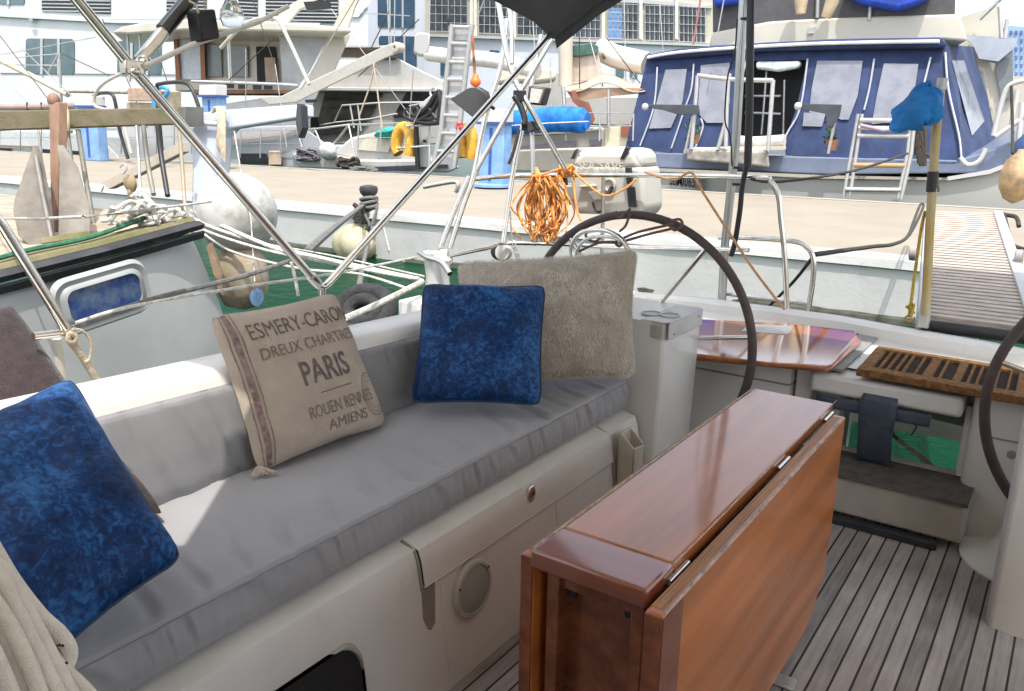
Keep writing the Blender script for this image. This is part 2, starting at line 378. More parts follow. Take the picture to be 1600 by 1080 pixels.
for v in m.b.verts:
    if v.co.z < ZQ: v.co.y += .03*(noise.noise(v.co*1.3)-.2)
m.build('quay_wall', quaywall, thing_=(None, None, None, 'structure'))
m = MB(); m.loft([[(x, qf(x)-.22, ZQ+.004), (x, qf(x)-.22, ZQ+.012), (x, qf(x)+.004, ZQ+.012), (x, qf(x)+.004, ZQ-.3)] for x in XS], caps=False)
m.build('quay_edge', quayedge, thing_=(None, None, None, 'structure'))

# ================================================================ the yacht we stand on
XC = -.63
yacht = thing('sailing_yacht', 'white moulded sailing yacht cockpit with grey teak sole in the foreground', 'sailboat', (XC, 2, 0))
m = MB(); m.quad((-1.26,-.8,0), (.62,-.8,0), (.62,3.42,0), (-1.26,3.42,0)); m.build('teak_sole', teakm, yacht)
# port bench and coaming (profile swept along the boat)
def cz(y): return .845-.03*(y-1.3)
def bench(y, s=1, x0=0, lid=0):
    P = [(-1.225,-.003),(-1.245,.20),(-1.262,.34),(-1.273,.405),(-1.284,.436),(-1.35,.452),(-1.79,.455),(-1.83,cz(y)-.02),(-1.845,cz(y)),(-1.86,cz(y)+.008),
         (-1.965,cz(y)+.012),(-1.985,cz(y)+.004),(-2.02,cz(y)-.06),(-2.10,cz(y)-.17),(-2.42,cz(y)-.22),(-2.46,cz(y)-.30),(-2.42,-.2),(-2.2,-.75)]
    return P
ys = [-.8+.1*i for i in range(36)]
m = MB(); m.loft([[(x, y, z) for x, z in bench(y)] for y in ys], caps=True)
m.build('bench_and_coaming', gel, yacht, smooth=True)
# locker lid band, lower door, finger slot, seams on the bench face
def bf(z, y, out=0):   # point on the bench face
    P = [(-1.225,0),(-1.245,.20),(-1.262,.34),(-1.273,.405),(-1.284,.436),(-1.35,.452)]
    for (x0, z0), (x1, z1) in zip(P, P[1:]):
        if z <= z1: t = (z-z0)/(z1-z0); return V((x0+(x1-x0)*t+out, y, z))
    return V((-1.35+out, y, z))
def onface(px, py, out=0):
    p = atX(px, py, -1.25)
    for _ in range(6): p = atX(px, py, bf(max(p.z, 0), 0).x)
    return V((p.x+out, p.y, p.z))
yL, yR = onface(655, 880).y, onface(953, 700).y
zlid = .335
m = MB(); zs = [zlid, .34, .37, .39, .405, .42, .435, .449]
m.loft([[tuple(bf(z, y, .008)) for z in zs] for y in [yL+(yR-yL)*i/8 for i in range(9)]])
sl_ = [[tuple(bf(zlid, y, o)) for o in (.010, -.01)] for y in (yL, yR)]
m.loft(sl_, caps=False)
for y in (yL, yR):
    m.b.faces.new([m.b.verts.new(bf(z, y, .008)) for z in zs]+[m.b.verts.new(bf(z, y, -.01)) for z in zs[::-1]])
lid = m.build('locker_lid', gel, yacht, smooth=True)
# dark joint lines of the lid
for y in (yL-.006, yR+.004):
    m = MB(); m.tube([bf(z, y, .0015) for z in (.03 if y > 1.8 else .325, .2 if y > 1.8 else .328, .3 if y > 1.8 else .332, .34, .38, .405, .43, .447)], .0050, 6)
    m.build('lid_joint', mat('joint_shadow', (.26,.25,.225), .8), yacht, smooth=True)
# recess under the lid: finger slot and raised door panel
a = onface(679, 878); b_ = onface(684, 975); dd = onface(862, 760).y
m = MB(); m.prism([onface(x, y, .0025) for x, y in ((654,884),(679,873),(680,972),(674,984),(668,983),(661,968))], (-.03, 0, 0))
m.build('finger_slot', mat('slot_recess', (.22,.20,.16), .7), yacht, bevel=.003)
m = MB()
for y0, y1, zt, zb in ((a.y+.01, dd-.03, .322, .315), (dd+.01, yR-.03, .322, .32)):
    m.loft([[tuple(bf(z, y, o)) for z, o in ((.04,-.005),(.045,.0022),(.31,.0022),(.322,.0005))] for y in (y0, y1)])
m.build('door_panel', gel, yacht, smooth=True)
m = MB(); m.tube([bf(.332, a.y, .002), bf(.332, yR-.02, .002)], .004, 6); m.build('lid_gap', MATS['joint_shadow'], yacht)
# oval latch
c = onface(825, 770, .012)
m = MB(); m.ball(c, 1, (.010, .020, .030)); lt = m.build('latch', steel, lid, smooth=True)
m = MB(); m.lathe(c+V((.006,-.002,.004)), (1,0,.1), [(.007,0),(.007,.004),(.005,.0041)], 16); m.build('latch_hole', black, lid)
# speaker
c = onface(735, 918, .0)
m = MB(); m.lathe(c, (1,0,.08), [(.083,0),(.083,.008),(.079,.016),(.070,.018),(.068,.013)], 40); spk = m.build('speaker', mat('speaker_plastic', (.46,.45,.40), .45), yacht, smooth=True)
m = MB(); m.lathe(c, (1,0,.08), [(.067,0),(.067,.015),(.05,.021),(.02,.023),(.0,.0235)], 40); m.build('grille', mat('speaker_grille', (.36,.37,.34), .6, bump=.5, bs=900), spk, smooth=True)
m = MB()
for k in range(3):
    an = R(35+120*k); m.ball(c+V((.018, math.cos(an)*.075, math.sin(an)*.075)), .0035, seg=8)
m.build('screw', black, spk)
# air intake (dark rounded opening low down on the bench)
p1 = onface(540, 1010); 
def rr(w_, h, r): return rrect((0, p1.y-w_/2+.035, p1.z-h/2+.01), Y_, Z_, w_, h, r, 6)
def onb(q, o): return bf(max(q.z, .0), q.y, o)
m = MB(); A = [onb(q, .0) for q in rr(.575,.41,.09)]; B = [onb(q, .014) for q in rr(.555,.39,.08)]; B2 = [onb(q, .015) for q in rr(.50,.335,.06)]; C = [onb(q, .003) for q in rr(.47,.305,.05)]
m.loft([A+[A[0]], B+[B[0]], B2+[B2[0]], C+[C[0]]], caps=False); m.build('intake_frame', mat('frame_grey', (.36,.355,.33), .35), yacht, smooth=True)
m = MB(); m.b.faces.new([m.b.verts.new(onb(q, .0045)) for q in rr(.472,.307,.05)]); m.build('intake_opening', dark_in, yacht)
# end of bench beside the helm console: curved panel with the winch handle pocket
for sgn, nm in ((1, 'port'), (-1, 'starboard')):
    def mx(x): return x if sgn == 1 else 2*XC-x
    m = MB()
    prof = [(-1.88,2.72),(-1.27,2.72),(-1.215,2.735),(-1.20,2.78),(-1.20,3.04),(-1.22,3.08),(-1.88,3.08)]
    m.loft([[(mx(x), y+(.02 if z > .5 else 0), z) for x, y in prof+[prof[0]]] for z in (-.002, .3, .6, .785, .80)], caps=False)
    m.b.faces.new([m.b.verts.new((mx(x), y+.02, .80)) for x, y in prof])
    hc = m.build('helm_console', gel, yacht, bevel=.008)
    if sgn == 1:
        m = MB(); m.prism([(-1.305,2.742,.803),(-1.215,2.742,.803),(-1.192,2.765,.803),(-1.192,3.07,.803),(-1.305,3.07,.803)], (0,0,-.006)); m.prism([(-1.198,2.752,.797),(-1.192,2.752,.797),(-1.192,3.07,.797),(-1.192,3.07,.735),(-1.192,2.752,.735),(-1.192,2.752,.797)][:1]+[(-1.192,2.752,.797),(-1.192,2.752,.735)]+[(-1.198,2.752,.735)], (0,.318,0)); m.build('console_cap', mat('cap_grey', (.47,.475,.46), .35, coat=.2), hc, bevel=.004)
        m = MB(); m.box(-1.30,-1.215,2.7415,2.75,.74,.79); m.build('cap_front', mat('cap_cream', (.44,.43,.37), .4), hc, bevel=.002)
        m = MB(); m.ball((-1.191,2.80,.752), .005, seg=8); m.ball((-1.191,3.03,.78), .005, seg=8); m.build('screw', dullst, hc)
        m = MB()
        for (qx, qy) in ((1018, 490), (1047, 493)):
            q = atZ(qx, qy, .804); m.lathe(q, Z_, [(.040,0),(.040,.003),(.034,.004),(.033,-.02)], 28)
        m.build('cup_holder', mat('holder_ring', (.42,.43,.42), .35), hc, smooth=True)
# pocket
a0 = atX(965, 700, -1.22); 
m = MB(); q = [atX(x, y, -1.20) for x, y in ((963, 697), (985, 683), (1008, 712), (1008, 760), (963, 760))]
y0, y1, zt = atX(966,697,-1.245).y, atX(1006, 715, -1.18).y, q[0].z+.005
m.prism([(-1.245,y0,zt-.2),(-1.245,y1,zt-.2),(-1.245,y1,zt+.0),(-1.245,y0,zt)], (.012,0,0))
m.prism([(-1.18,y0,zt-.2),(-1.18,y1,zt-.2),(-1.18,y1,zt-.055),(-1.18,y0,zt-.045)], (-.008,0,0))
for y in (y0, y1-.008): m.prism([(-1.236,y,zt-.2),(-1.18,y,zt-.2),(-1.18,y,zt-.05),(-1.236,y,zt)], (0,.008,0))
m.build('winch_handle_pocket', mat('pocket_plastic', (.50,.46,.38), .5), yacht, bevel=.003)
# starboard bench (behind the right edge of the picture)
m = MB(); m.loft([[(2*XC-x+.14, y, z) for x, z in bench(y)[:16]] for y in (-.8, 2.0, 2.3)]); m.build('starboard_bench', gel, yacht, smooth=True)
# cabin bulkhead, cabin top and companionway behind the photographer
m = MB(); m.box(-2.3,-1.0,-1.0,-.8,0,1.25); m.box(-.30,1.2,-1.0,-.8,0,1.25); m.box(-2.3,1.2,-2.6,-.81,1.25,1.33); m.build('cabin_bulkhead', gel, yacht, bevel=.02)
m = MB(); m.box(-1.0,-.30,-1.1,-1.05,0,1.25); m.build('companionway', dark_in, yacht)
# aft seats and deck around the walk-through
ZD = .575
def dk(x): return ZD
m = MB()   # port seat base with rounded front
m.loft([[(-2.0,3.33,z+0),(-.93,3.33,z),(-.90,3.345,z),(-.895,3.37,z),(-.895,4.1,z)] for z in (0,.3,.53,.56)], caps=False)
m.loft([[(-2.0,3.33,.56),(-.93,3.33,.56),(-.90,3.345,.56),(-.895,3.37,.56),(-.895,4.1,.56)],[(-2.0,3.345,ZD),(-.93,3.345,ZD),(-.91,3.36,ZD),(-.905,3.38,ZD),(-.905,4.1,ZD)],[(-2.0,4.1,ZD)]*5], caps=False)
m.build('aft_seat_port', gel, yacht, smooth=True)
m = MB(); m.tube([(-2.0,3.329,.475),(-.895,3.329,.475)], .004, 6); m.tube([(-.893,3.34,.475),(-.893,4.0,.475)], .004, 6); m.build('locker_seam', MATS['joint_shadow'], yacht)
m = MB(); m.box(-.885,-.815,3.37,4.05,0,ZD-.004); m.build('seat_pillar', gel, yacht, bevel=.01)
m = MB()
m.prism([(-.81,3.30,.475),(-.26,3.30,.475),(-.26,3.30,.555),(-.81,3.30,.555)], (0,.75,0)); m.build('helm_seat_lip', gel, yacht, bevel=.018, seg=3)
m = MB()   # starboard base: side face of walk-through and front
m.loft([[(-.235,4.1,z),(-.235,3.37,z),(-.225,3.345,z),(-.20,3.33,z),(2.2,3.33,z)] for z in (0,.3,.53,.56)], caps=False)
m.loft([[(-.235,4.1,.56),(-.235,3.37,.56),(-.225,3.345,.56),(-.20,3.33,.56),(2.2,3.33,.56)],[(-.225,4.1,ZD-.01),(-.225,3.38,ZD-.01),(-.215,3.36,ZD-.01),(-.19,3.345,ZD-.01),(2.2,3.345,ZD-.01)],[(1,4.1,ZD-.01)]*5], caps=False)
m.build('aft_seat_starboard', gel, yacht, smooth=True)
m = MB(); m.tube([(-.18,3.329,.42),(2.0,3.329,.42)], .0035, 6); m.lathe((-.085,3.329,.37),(0,-1,0),[(.016,0),(.016,.003),(.0,.004)],16); m.build('seat_seam', MATS['joint_shadow'], yacht)
# transom, stern edge and walk-through opening
m = MB()
m.box(-2.3,-.80,4.10,4.16,-.6,.56); m.box(-.15,1.1,4.10,4.16,-.6,.56); m.box(-.80,-.15,4.10,4.16,-.6,-.25)
m.build('transom', gel, yacht)
m = MB(); P0 = [(1000,462),(1100,471),(1200,484),(1310,499),(1430,521),(1540,540),(1640,560)]
pts = [atZ(x, y, .615) for x, y in P0]; pts = [V((-2.3, pts[0].y-.04, .62))]+pts+[V((1.1, pts[-1].y-.1, .6))]
m.loft([[p+V((0,-.055,-.055)), p+V((0,-.045,.0)), p+V((0,-.02,.014)), p+V((0,.03,.014)), p+V((0,.06,-.01)), p+V((0,.08,-.10)), p+V((0,.07,-.4))] for p in pts])
m.build('stern_toe_rail', gel, yacht, smooth=True)
m = MB(); m.quad((-2.3,3.35,ZD-.012),(-.885,3.35,ZD-.012),(-.885,4.2,ZD-.012),(-2.3,4.2,ZD-.012)); m.quad((-.885,3.42,ZD-.01),(-.235,3.42,ZD-.01),(-.235,4.15,ZD-.01),(-.885,4.15,ZD-.01)); m.quad((-.235,3.42,ZD-.014),(1.2,3.42,ZD-.014),(1.2,4.15,ZD-.014),(-.235,4.15,ZD-.014))
m.build('aft_deck', gel, yacht)
m = MB(); m.box(-.86,-.70,3.34,4.0,ZD-.01,ZD+.001); m.build('grey_deck_panel', mat('grey_nonskid', (.27,.28,.28), .8, bump=.4, bs=300), yacht)
m = MB(); m.box(-.795,-.788,3.34,4.0,ZD+.0,ZD+.003); m.build('deck_seam', black, yacht)
m = MB()
for x in (-.715, -.245): m.box(x-.012, x+.012, 3.40, 3.46, .20, .50)
m.box(-.715,-.245,3.40,3.47,.195,.215); m.build('opening_frame', gel, yacht, bevel=.004)
m = MB(); m.box(-.84,-.727,3.42,3.44,.0,.50); m.build('side_panel', cream, yacht)
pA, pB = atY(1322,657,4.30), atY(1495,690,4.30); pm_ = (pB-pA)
m = MB(); m.prism([pA-pm_*.6, pB+pm_*.3, pB+pm_*.3+V((0,0,.35)), pA-pm_*.6+V((0,0,.35))], (0,.04,0)); m.build('stern_panel', mat('reflection_cream', (.66,.64,.54), .5), yacht, bevel=.005)  # made-up cream panel standing in for the quay wall's pale reflection in water
m = MB(); m.tube([atY(*q, 4.28) for q in ((1422,625),(1424,645),(1432,668),(1424,680))], .004, 6); m.build('hooked_line', black, yacht)
# step with dark nonskid top
m = MB(); m.prism([(-1.0,3.19,.192),(-.185,3.19,.192),(-.185,3.19,.035),(-1.0,3.19,.035)], (0,.22,0)); sp = m.build('step', riser, yacht, bevel=.012)
m = MB(); m.loft([[(-1.0,3.182,.186),(-1.0,3.185,.197),(-1.0,3.40,.215)],[(-.183,3.182,.186),(-.183,3.185,.197),(-.183,3.40,.215)]], caps=False)
m.build('step_tread', steps, sp, solid=.008)
m = MB(); m.box(-1.0,-.26,3.155,3.2,.001,.03); m.build('base_strip', antif, yacht, bevel=.004)
# moulded fillet where the starboard base meets the sole
m = MB(); fc = V((.02,3.26,0))
Pf = [(-.20,3.33)]+[(fc.x-math.cos(R(a))*.215, fc.y-math.sin(R(a))*.235) for a in range(0,91,9)]+[(.3,3.025),(.3,3.33)]
Pf2 = [(-.10,3.33)]+[(fc.x-math.cos(R(a))*.125, fc.y-math.sin(R(a))*.14) for a in range(0,91,9)]+[(.3,3.12),(.3,3.33)]
m.loft([[(x,y,.0) for x,y in Pf],[(x,y,.008) for x,y in Pf],[(x,y,.03) for x,y in Pf2],[(x+.05,y+.08,.12) for x,y in Pf2]], caps=False); m.build('floor_fillet', gel, yacht, smooth=True)
# canvas T hanging over the helm seat lip
m = MB()
v0, v1 = atY(1277,603,3.29), atY(1457,637,3.29)
m.loft([[V((x, 3.292-.004*math.sin(9*x), zt_)) for x in [v0.x+(v1.x-v0.x)*i/12 for i in range(13)]] for zt_ in (.425,.44,.456,.472)], caps=False)
m.build('strap_cover', mat('slate_canvas', (.055,.068,.095), .85, var=.25, vs=12, bump=.4, bs=60), yacht, solid=.012, smooth=True)
m = MB(); c0 = atY(1376, 610, 3.28)
m.loft([[V((c0.x+dx*w_, y, z)) for dx in (-1,-.6,-.2,.2,.6,1)] for y, z, w_ in ((3.34,.50,.050),(3.30,.505,.062),(3.277,.49,.066),(3.272,.44,.066),(3.29,.34,.062),(3.33,.24,.063),(3.36,.20,.066))], caps=False)
m.build('hanging_cover', MATS['slate_canvas'], yacht, solid=.01, smooth=True)
# wooden helm seat, its hatch plate
P1 = [(1035,496),(1090,498),(1250,507),(1335,517),(1339,524),(1300,568),(1290,571),(1200,566),(1090,553),(1030,549)]
m = MB(); m.prism([atZ(x, y, .612) for x, y in P1], (0,0,-.018)); ws = m.build('wooden_helm_seat', seatw, yacht, bevel=.004)
P2 = [(1040,500),(1340,524),(1346,533),(1302,572),(1290,576),(1090,558),(1030,553)]
m = MB(); m.prism([atZ(x, y, .594) for x, y in P2], (0,0,-.016)); m.build('seat_backing_board', varn, ws, bevel=.004)
m = MB(); m.prism([atZ(x, y, .617) for x, y in ((1170,506),(1240,509),(1232,521),(1158,517))], (0,0,-.006)); m.build('hatch_plate', dullst, ws, bevel=.003)

bh = thing('boat_hook', 'wooden boat hook stick slanting across the green water in the stern opening', 'boat hook', tuple(atY(1455,727,3.7)))
m = MB(); m.tube([atY(1392,676,3.9), atY(1406,690,3.88)], .008, 8); m.build('handle', mat('stick_red', (.32,.16,.10), .6), bh, smooth=True)
m = MB(); m.tube([atY(1404,688,3.88), atY(1458,729,3.75)], .009, 8); m.build('pole', mat('stick_wood', (.85,.66,.42), .6), bh, smooth=True)
# ================================================================ cockpit table
tb = thing('cockpit_table', 'varnished mahogany drop leaf table folded down in the cockpit centre', 'table', (-.66, 1.85, 0))
y0, y1 = 1.215, 2.50
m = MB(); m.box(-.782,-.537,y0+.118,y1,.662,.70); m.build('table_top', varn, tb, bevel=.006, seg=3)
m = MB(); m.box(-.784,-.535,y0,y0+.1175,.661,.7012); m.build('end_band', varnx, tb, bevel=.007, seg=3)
for x0, x1, xx in ((-.824,-.796,-1), (-.524,-.488,1)):
    m = MB(); ya, yb = (y0+.03, y1-.03)
    if xx == 1: ya, yb = y0-.03, y1-.05
    zt = .682 if xx == 1 else .668; P = [(ya,.06),(ya,zt),(yb,zt),(yb,.30),(yb-.03,.16),(yb-.13,.08),(yb-.2,.06)]
    m.prism([(x0,y,z) for y, z in P if True], (x1-x0,0,0)); lf = m.build('leaf', varnl, tb, bevel=.005)
    m = MB(); m.prism([(x1-.0005 if xx==1 else x0+.0005, ya, .062),(x1-.0005 if xx==1 else x0+.0005, ya, zt-.004),(x1-.0005 if xx==1 else x0+.0005, ya+.085, zt-.004),(x1-.0005 if xx==1 else x0+.0005, ya+.085, .062)], (.0015*xx,0,0))
    m.build('leaf_band', varnx, lf)
    m = MB(); m.box(x0+.001, x1-.001, ya-.0025, ya+.003, .07, zt-.003); m.build('leaf_end', varnd, lf, bevel=.001)
    m = MB(); m.box(x0+.003, x1-.010, ya+.02, yb-.02, zt-.001, zt+.0008); m.build('slat_groove', mat('grooved_edge', (.36,.17,.07), .5, var=.6, vs=60, stretch=(9,.1,9)), lf)
    if xx == 1:
        m = MB()
        zz = [.0]; 
        m.tube([(x1-.003+.001*noise.noise(V((0,y*9,0))), y, zt-.001) for y in [ya+.01+(yb-ya-.02)*i/60 for i in range(61)]], .004, 6, rads=[.0025+.0035*abs(noise.noise(V((3,i*.33,0)))) for i in range(61)])
        m.build('worn_corner', worn, lf, smooth=True)
for y in (1.30, 1.95, 2.38): m = MB(); m.tube([(-.531, y, .679), (-.531, y+.09, .679)], .0055, 10); m.build('hinge', steel, tb, smooth=True)
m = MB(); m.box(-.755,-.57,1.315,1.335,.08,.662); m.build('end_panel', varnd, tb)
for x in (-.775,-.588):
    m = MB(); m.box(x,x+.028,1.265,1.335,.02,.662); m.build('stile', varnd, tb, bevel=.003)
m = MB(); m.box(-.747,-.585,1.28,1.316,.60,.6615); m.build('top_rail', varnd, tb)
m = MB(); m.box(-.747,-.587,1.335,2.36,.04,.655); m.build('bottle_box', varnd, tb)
m = MB()
for x, z in ((-.735,.585),(-.605,.585)): m.obox((x,1.31,z),(.02,.03,.02))
m.build('corner_block', black, tb, bevel=.003)
m = MB(); m.tube([(-.784+.0008, y, .7) for y in (y0+.01, 1.6, 2.0, y1-.02)], .0022, 5); m.tube([(-.5365, y, .7005) for y in [y0+.12+(1.2)*i/50 for i in range(51)]], .002, 5, rads=[.0008+.0028*max(0, noise.noise(V((7,i*.4,0)))) for i in range(51)]); m.build('worn_corner', worn, tb, smooth=True)
m = MB(); q = [atZ(x, y, .004) for x, y in ((1195,1040),(1247,1059),(1240,1082),(1180,1066))]
m.prism(rrect(atZ(1213,1062,.002), (V(q[1])-V(q[0])).normalized(), (V(q[1])-V(q[0])).normalized().cross(Z_), .105, .055, .012), (0,0,.006)); fp = m.build('floor_plate', alu, tb, bevel=.002)
m = MB()
for k in (-.03,.03): m.lathe(atZ(1213,1062,.008)+(V(q[1])-V(q[0])).normalized()*k, Z_, [(.006,0),(.006,.0015),(0,.0016)], 12)
m.build('screw', dullst, fp)

# ================================================================ steering wheels
def wheel(cx, cz_, Y, r, label, ang):
    t = thing('steering_wheel', label, 'steering wheel', (cx, Y, cz_), 'pair of large steering wheels')
    c = V((cx, Y, cz_))
    m = MB(); m.tube([c+V((math.cos(a)*r, 0, math.sin(a)*r)) for a in [2*math.pi*i/96 for i in range(96)]], .0175, 14, closed=True); rim = m.build('rim', leather, t, smooth=True)
    m = MB(); m.lathe(c, (0,-1,0), [(.05,-.05),(.055,0),(.045,.03),(.02,.04)], 24); m.build('hub', steel, t, smooth=True)
    m = MB(); m.tube([c+V((0,.02,0)), c+V((0,.26,-.01))], .028, 14); m.build('axle', dullst, t, smooth=True)
    for k in range(5):
        a = R(ang[k]); m = MB(); m.tube([c+V((math.cos(a)*.03,-.005,math.sin(a)*.03)), c+V((math.cos(a)*(r-.012),0,math.sin(a)*(r-.012)))], .0095, 10); m.build('spoke', steel, t, smooth=True)
    return t
w1 = wheel(-1.508, .622, 3.085, .524, 'left steering wheel, dark leather rim lashed with cord behind the fur cushion', (54, 10, 128, 200, 275))
w2 = wheel(.333, .637, 3.10, .515, 'right steering wheel, dark rim cut off by the right edge', (22, 94, 166, 238, 310))
m = MB()  # chrome compass guard loops in front of wheel 1
g = [(896,410),(893,385),(905,366),(925,360),(952,362),(972,375),(985,398)]
m.tube([atY(x, y, 2.99) for x, y in g], .010, 10, smooth=5); m.tube([atY(x+8, y+10, 3.03) for x, y in g], .007, 10, smooth=5)
m.build('compass_guard_rail', steel, yacht, smooth=True)
m = MB(); Y = 3.06
for pl in ([(1052,350),(1000,362),(975,372),(968,380)],[(1056,356),(1010,367),(972,378)],[(985,330),(978,352),(968,362)],[(962,330),(968,340),(985,326)],[(1048,345),(1062,343),(1066,352),(1054,360),(1046,352)],[(968,374),(962,380),(968,385),(975,378)],[(925,358),(915,368),(928,378),(940,370)],[(900,395),(935,380),(965,378)]):
    m.tube([atY(x, y, Y-.02) for x, y in pl], .0055, 7, smooth=5)
m.build('wheel_lashing', mat('brown_cord', (.16,.10,.085), .9, var=.4, vs=50), None, smooth=True, thing_=('brown cord lashing the left steering wheel to the guard', 'cord'))
# ================================================================ cushions
def pillow(name, corners, th, m, label, seedv=0, pinch=.07, wr=.5, n=34, cat='pillow', flat=0, piping=None, ret=False, parts=None):
    BL, BR, TR, TL = [V(c) for c in corners]; nrm = (BR-BL).cross(TL-BL).normalized()
    if nrm.dot(CAM-BL) < 0: nrm = -nrm
    size = ((BR-BL).length+(TL-BL).length)/2
    def pt(u, v, side, off=0):      # u,v in -1..1
        pu = 1-pinch*(1-v*v)*abs(u)**3; pv = 1-pinch*(1-u*u)*abs(v)**3
        U, W = (u*pu+1)/2, (v*pv+1)/2
        cr = max(0, abs(u)+abs(v)-1.72)/.28; k_ = 1-.05*cr*cr; U, W = .5+(U-.5)*k_, .5+(W-.5)*k_
        p = BL.lerp(BR, U).lerp(TL.lerp(TR, U), W)
        e = max(0, (1-abs(u)**2.6)*(1-abs(v)**2.6))
        h = th*e**.5
        k = V((u*1.6+seedv*3.1, v*1.6, side*2+seedv)); q = noise.noise(k)*.5+noise.noise(k*2.3)*.3
        rad = noise.noise(V((math.atan2(v, u)*3.2+seedv, seedv, (u*u+v*v)*.6)))
        h += wr*th*.30*q*e**.4 + wr*th*.22*rad*min(1, (u*u+v*v))*e**.3
        edge = (1-e)*size*.008*noise.noise(V((u*5, v*5, seedv)))
        return p + nrm*(side*h+edge+off)
    mb = MB(); b = mb.b; F = [[b.verts.new(pt(-1+2*i/n, -1+2*j/n, 1)) for j in range(n+1)] for i in range(n+1)]
    B = [[F[i][j] if i in (0,n) or j in (0,n) else b.verts.new(pt(-1+2*i/n, -1+2*j/n, -1)) for j in range(n+1)] for i in range(n+1)]
    for i in range(n):
        for j in range(n):
            b.faces.new([F[i][j],F[i+1][j],F[i+1][j+1],F[i][j+1]]); b.faces.new([B[i][j],B[i][j+1],B[i+1][j+1],B[i+1][j]])
    root = thing(name, label, cat, tuple((BL+BR)/2)) if (piping or parts) else None
    o = mb.build('cover' if root else name, m, root, smooth=True)
    if not root: tag(o, label, cat)
    if piping:
        E_ = [pt(-1+2*i/40, -1, 0) for i in range(40)]+[pt(1, -1+2*i/40, 0) for i in range(40)]+[pt(1-2*i/40, 1, 0) for i in range(40)]+[pt(-1, 1-2*i/40, 0) for i in range(40)]
        mb = MB(); mb.tube(E_, .0035, 6, closed=True); mb.build('piping', piping, root, smooth=True)
    return root or o, pt
ZS = .575
# seat cushion: long grey pad, gathered at the front edge
def seatpad(u, v):   # u along boat, v around section
    y = -.75+u*(2.70+.75)
    S = [(-1.79,.465),(-1.79,.55),(-1.775,.572),(-1.73,.576),(-1.66,.577),(-1.58,.578),(-1.5,.578),(-1.44,.578),(-1.39,.577),(-1.350,.575),(-1.333,.570),(-1.327,.560),(-1.322,.53),(-1.318,.50),(-1.322,.470),(-1.335,.462),(-1.6,.46)]
    k = v*(len(S)-1); i = min(int(k), len(S)-2); t = k-i; x = S[i][0]*(1-t)+S[i+1][0]*t; z = S[i][1]*(1-t)+S[i+1][1]*t
    p = V((x, y, z)); top = z > .556
    if top:
        x0_, z0_ = x, z
        # shallow creases running diagonally from the front edge, soft swells
        f = max(0, (x+1.62)/.30); s = noise.noise(V((x*2.5+y*1.3, y*8.5-x*3.2, 3)))
        z += .010*noise.noise(V((x*3, y*2.4, 0)))
        w_ = y*7.0+(x+1.5)*4.2+.9*noise.noise(V((x*3, y*2, 5))); fr_ = (w_ % 1)-.5; am = .4+.6*noise.noise(V((math.floor(w_)*3.7, 0, 2)))+.35
        z -= .015*max(0, am)*math.exp(-(fr_*fr_)/.012)*min(1, max(.12, f*1.1))
        z += .007*max(0, am)*math.exp(-((fr_-.22)**2)/.01)*min(1, f)
        z -= .004*abs(noise.noise(V((y*13-x*5, x*3, 9))))*min(1,f)
        e_ = min(1, max(0, (-1.335-x)/.05))*.85+.15; z = z0_+(z-z0_)*e_
    elif x > -1.34:
        s = noise.noise(V((y*26, z*7, 1)))+.6*noise.noise(V((y*55, z*10, 5)))
        w_ = y*10.5+2.2*noise.noise(V((y*4,0,0)))+(z-.5)*(3+4*noise.noise(V((y*5,0,9)))); fr_ = (w_ % 1)-.5; am = max(0, .45+1.1*noise.noise(V((math.floor(w_)*2.9, 0, 6))))
        hh = max(0, 1-abs(z-.53)/.05)
        x += .004*s - .012*am*math.exp(-fr_*fr_/.010)*(.3+.7*hh) + .008*am*math.exp(-(fr_-.2)**2/.01)*hh
    return V((x, y, z))
m = MB(); m.grid(lambda u, v: seatpad(u, v), 900, 65)
g0 = m.build('seat_cushion', cush, None, smooth=True); tag(g0, 'long grey seat cushion covering the cockpit bench', 'cushion')
m = MB(); m.tube([seatpad(i/300, 11.0/16)+V((.0015,0,.001)) for i in range(301)], .0014, 5); m.build('seam_piping', mat('cushion_seam', (.22,.22,.235), .8), g0, smooth=True)
def backpad(y0_, y1_, nm, label):
    def f(u, v):
        y = y0_+u*(y1_-y0_); S = [(-1.80,.50),(-1.775,.545),(-1.765,.60),(-1.775,.68),(-1.79,.75),(-1.803,.797),(-1.810,.806),(-1.838,.812),(-1.832,.5)]
        k = v*(len(S)-1); i = min(int(k), len(S)-2); t = k-i; x = S[i][0]*(1-t)+S[i+1][0]*t; z = S[i][1]*(1-t)+S[i+1][1]*t
        z -= .03*(y-1.3)*max(0,(z-.5))/.33
        e = min(1, 60*min(u, 1-u)); x -= .02*(1-e)**2
        if v < .8:
            w_ = y*9.5+z*2.2+1.2*noise.noise(V((y*3, z*2, 4))); fr_ = (w_ % 1)-.5; am = max(0, .3+noise.noise(V((math.floor(w_)*2.3, 1, 6))))
            x += .008*noise.noise(V((y*6+z*2, z*2.2, 4)))-.016*am*math.exp(-fr_*fr_/.02)+.008*am*math.exp(-(fr_-.25)**2/.02)
        return V((x, y, z))
    m = MB(); m.grid(f, 200, 40); b = m.b
    for e in (0, 1): b.faces.new([b.verts.new(f(e, j/20)) for j in range(21)])
    o = m.build(nm, cushb, None, smooth=True); tag(o, label, 'cushion'); return o
backpad(-.6, 1.50, 'back_cushion', 'sunlit grey back cushion between the big blue pillow and the Paris pillow')
backpad(1.503, 2.12, 'back_cushion', 'shaded grey back cushion between the Paris pillow and the middle blue pillow')

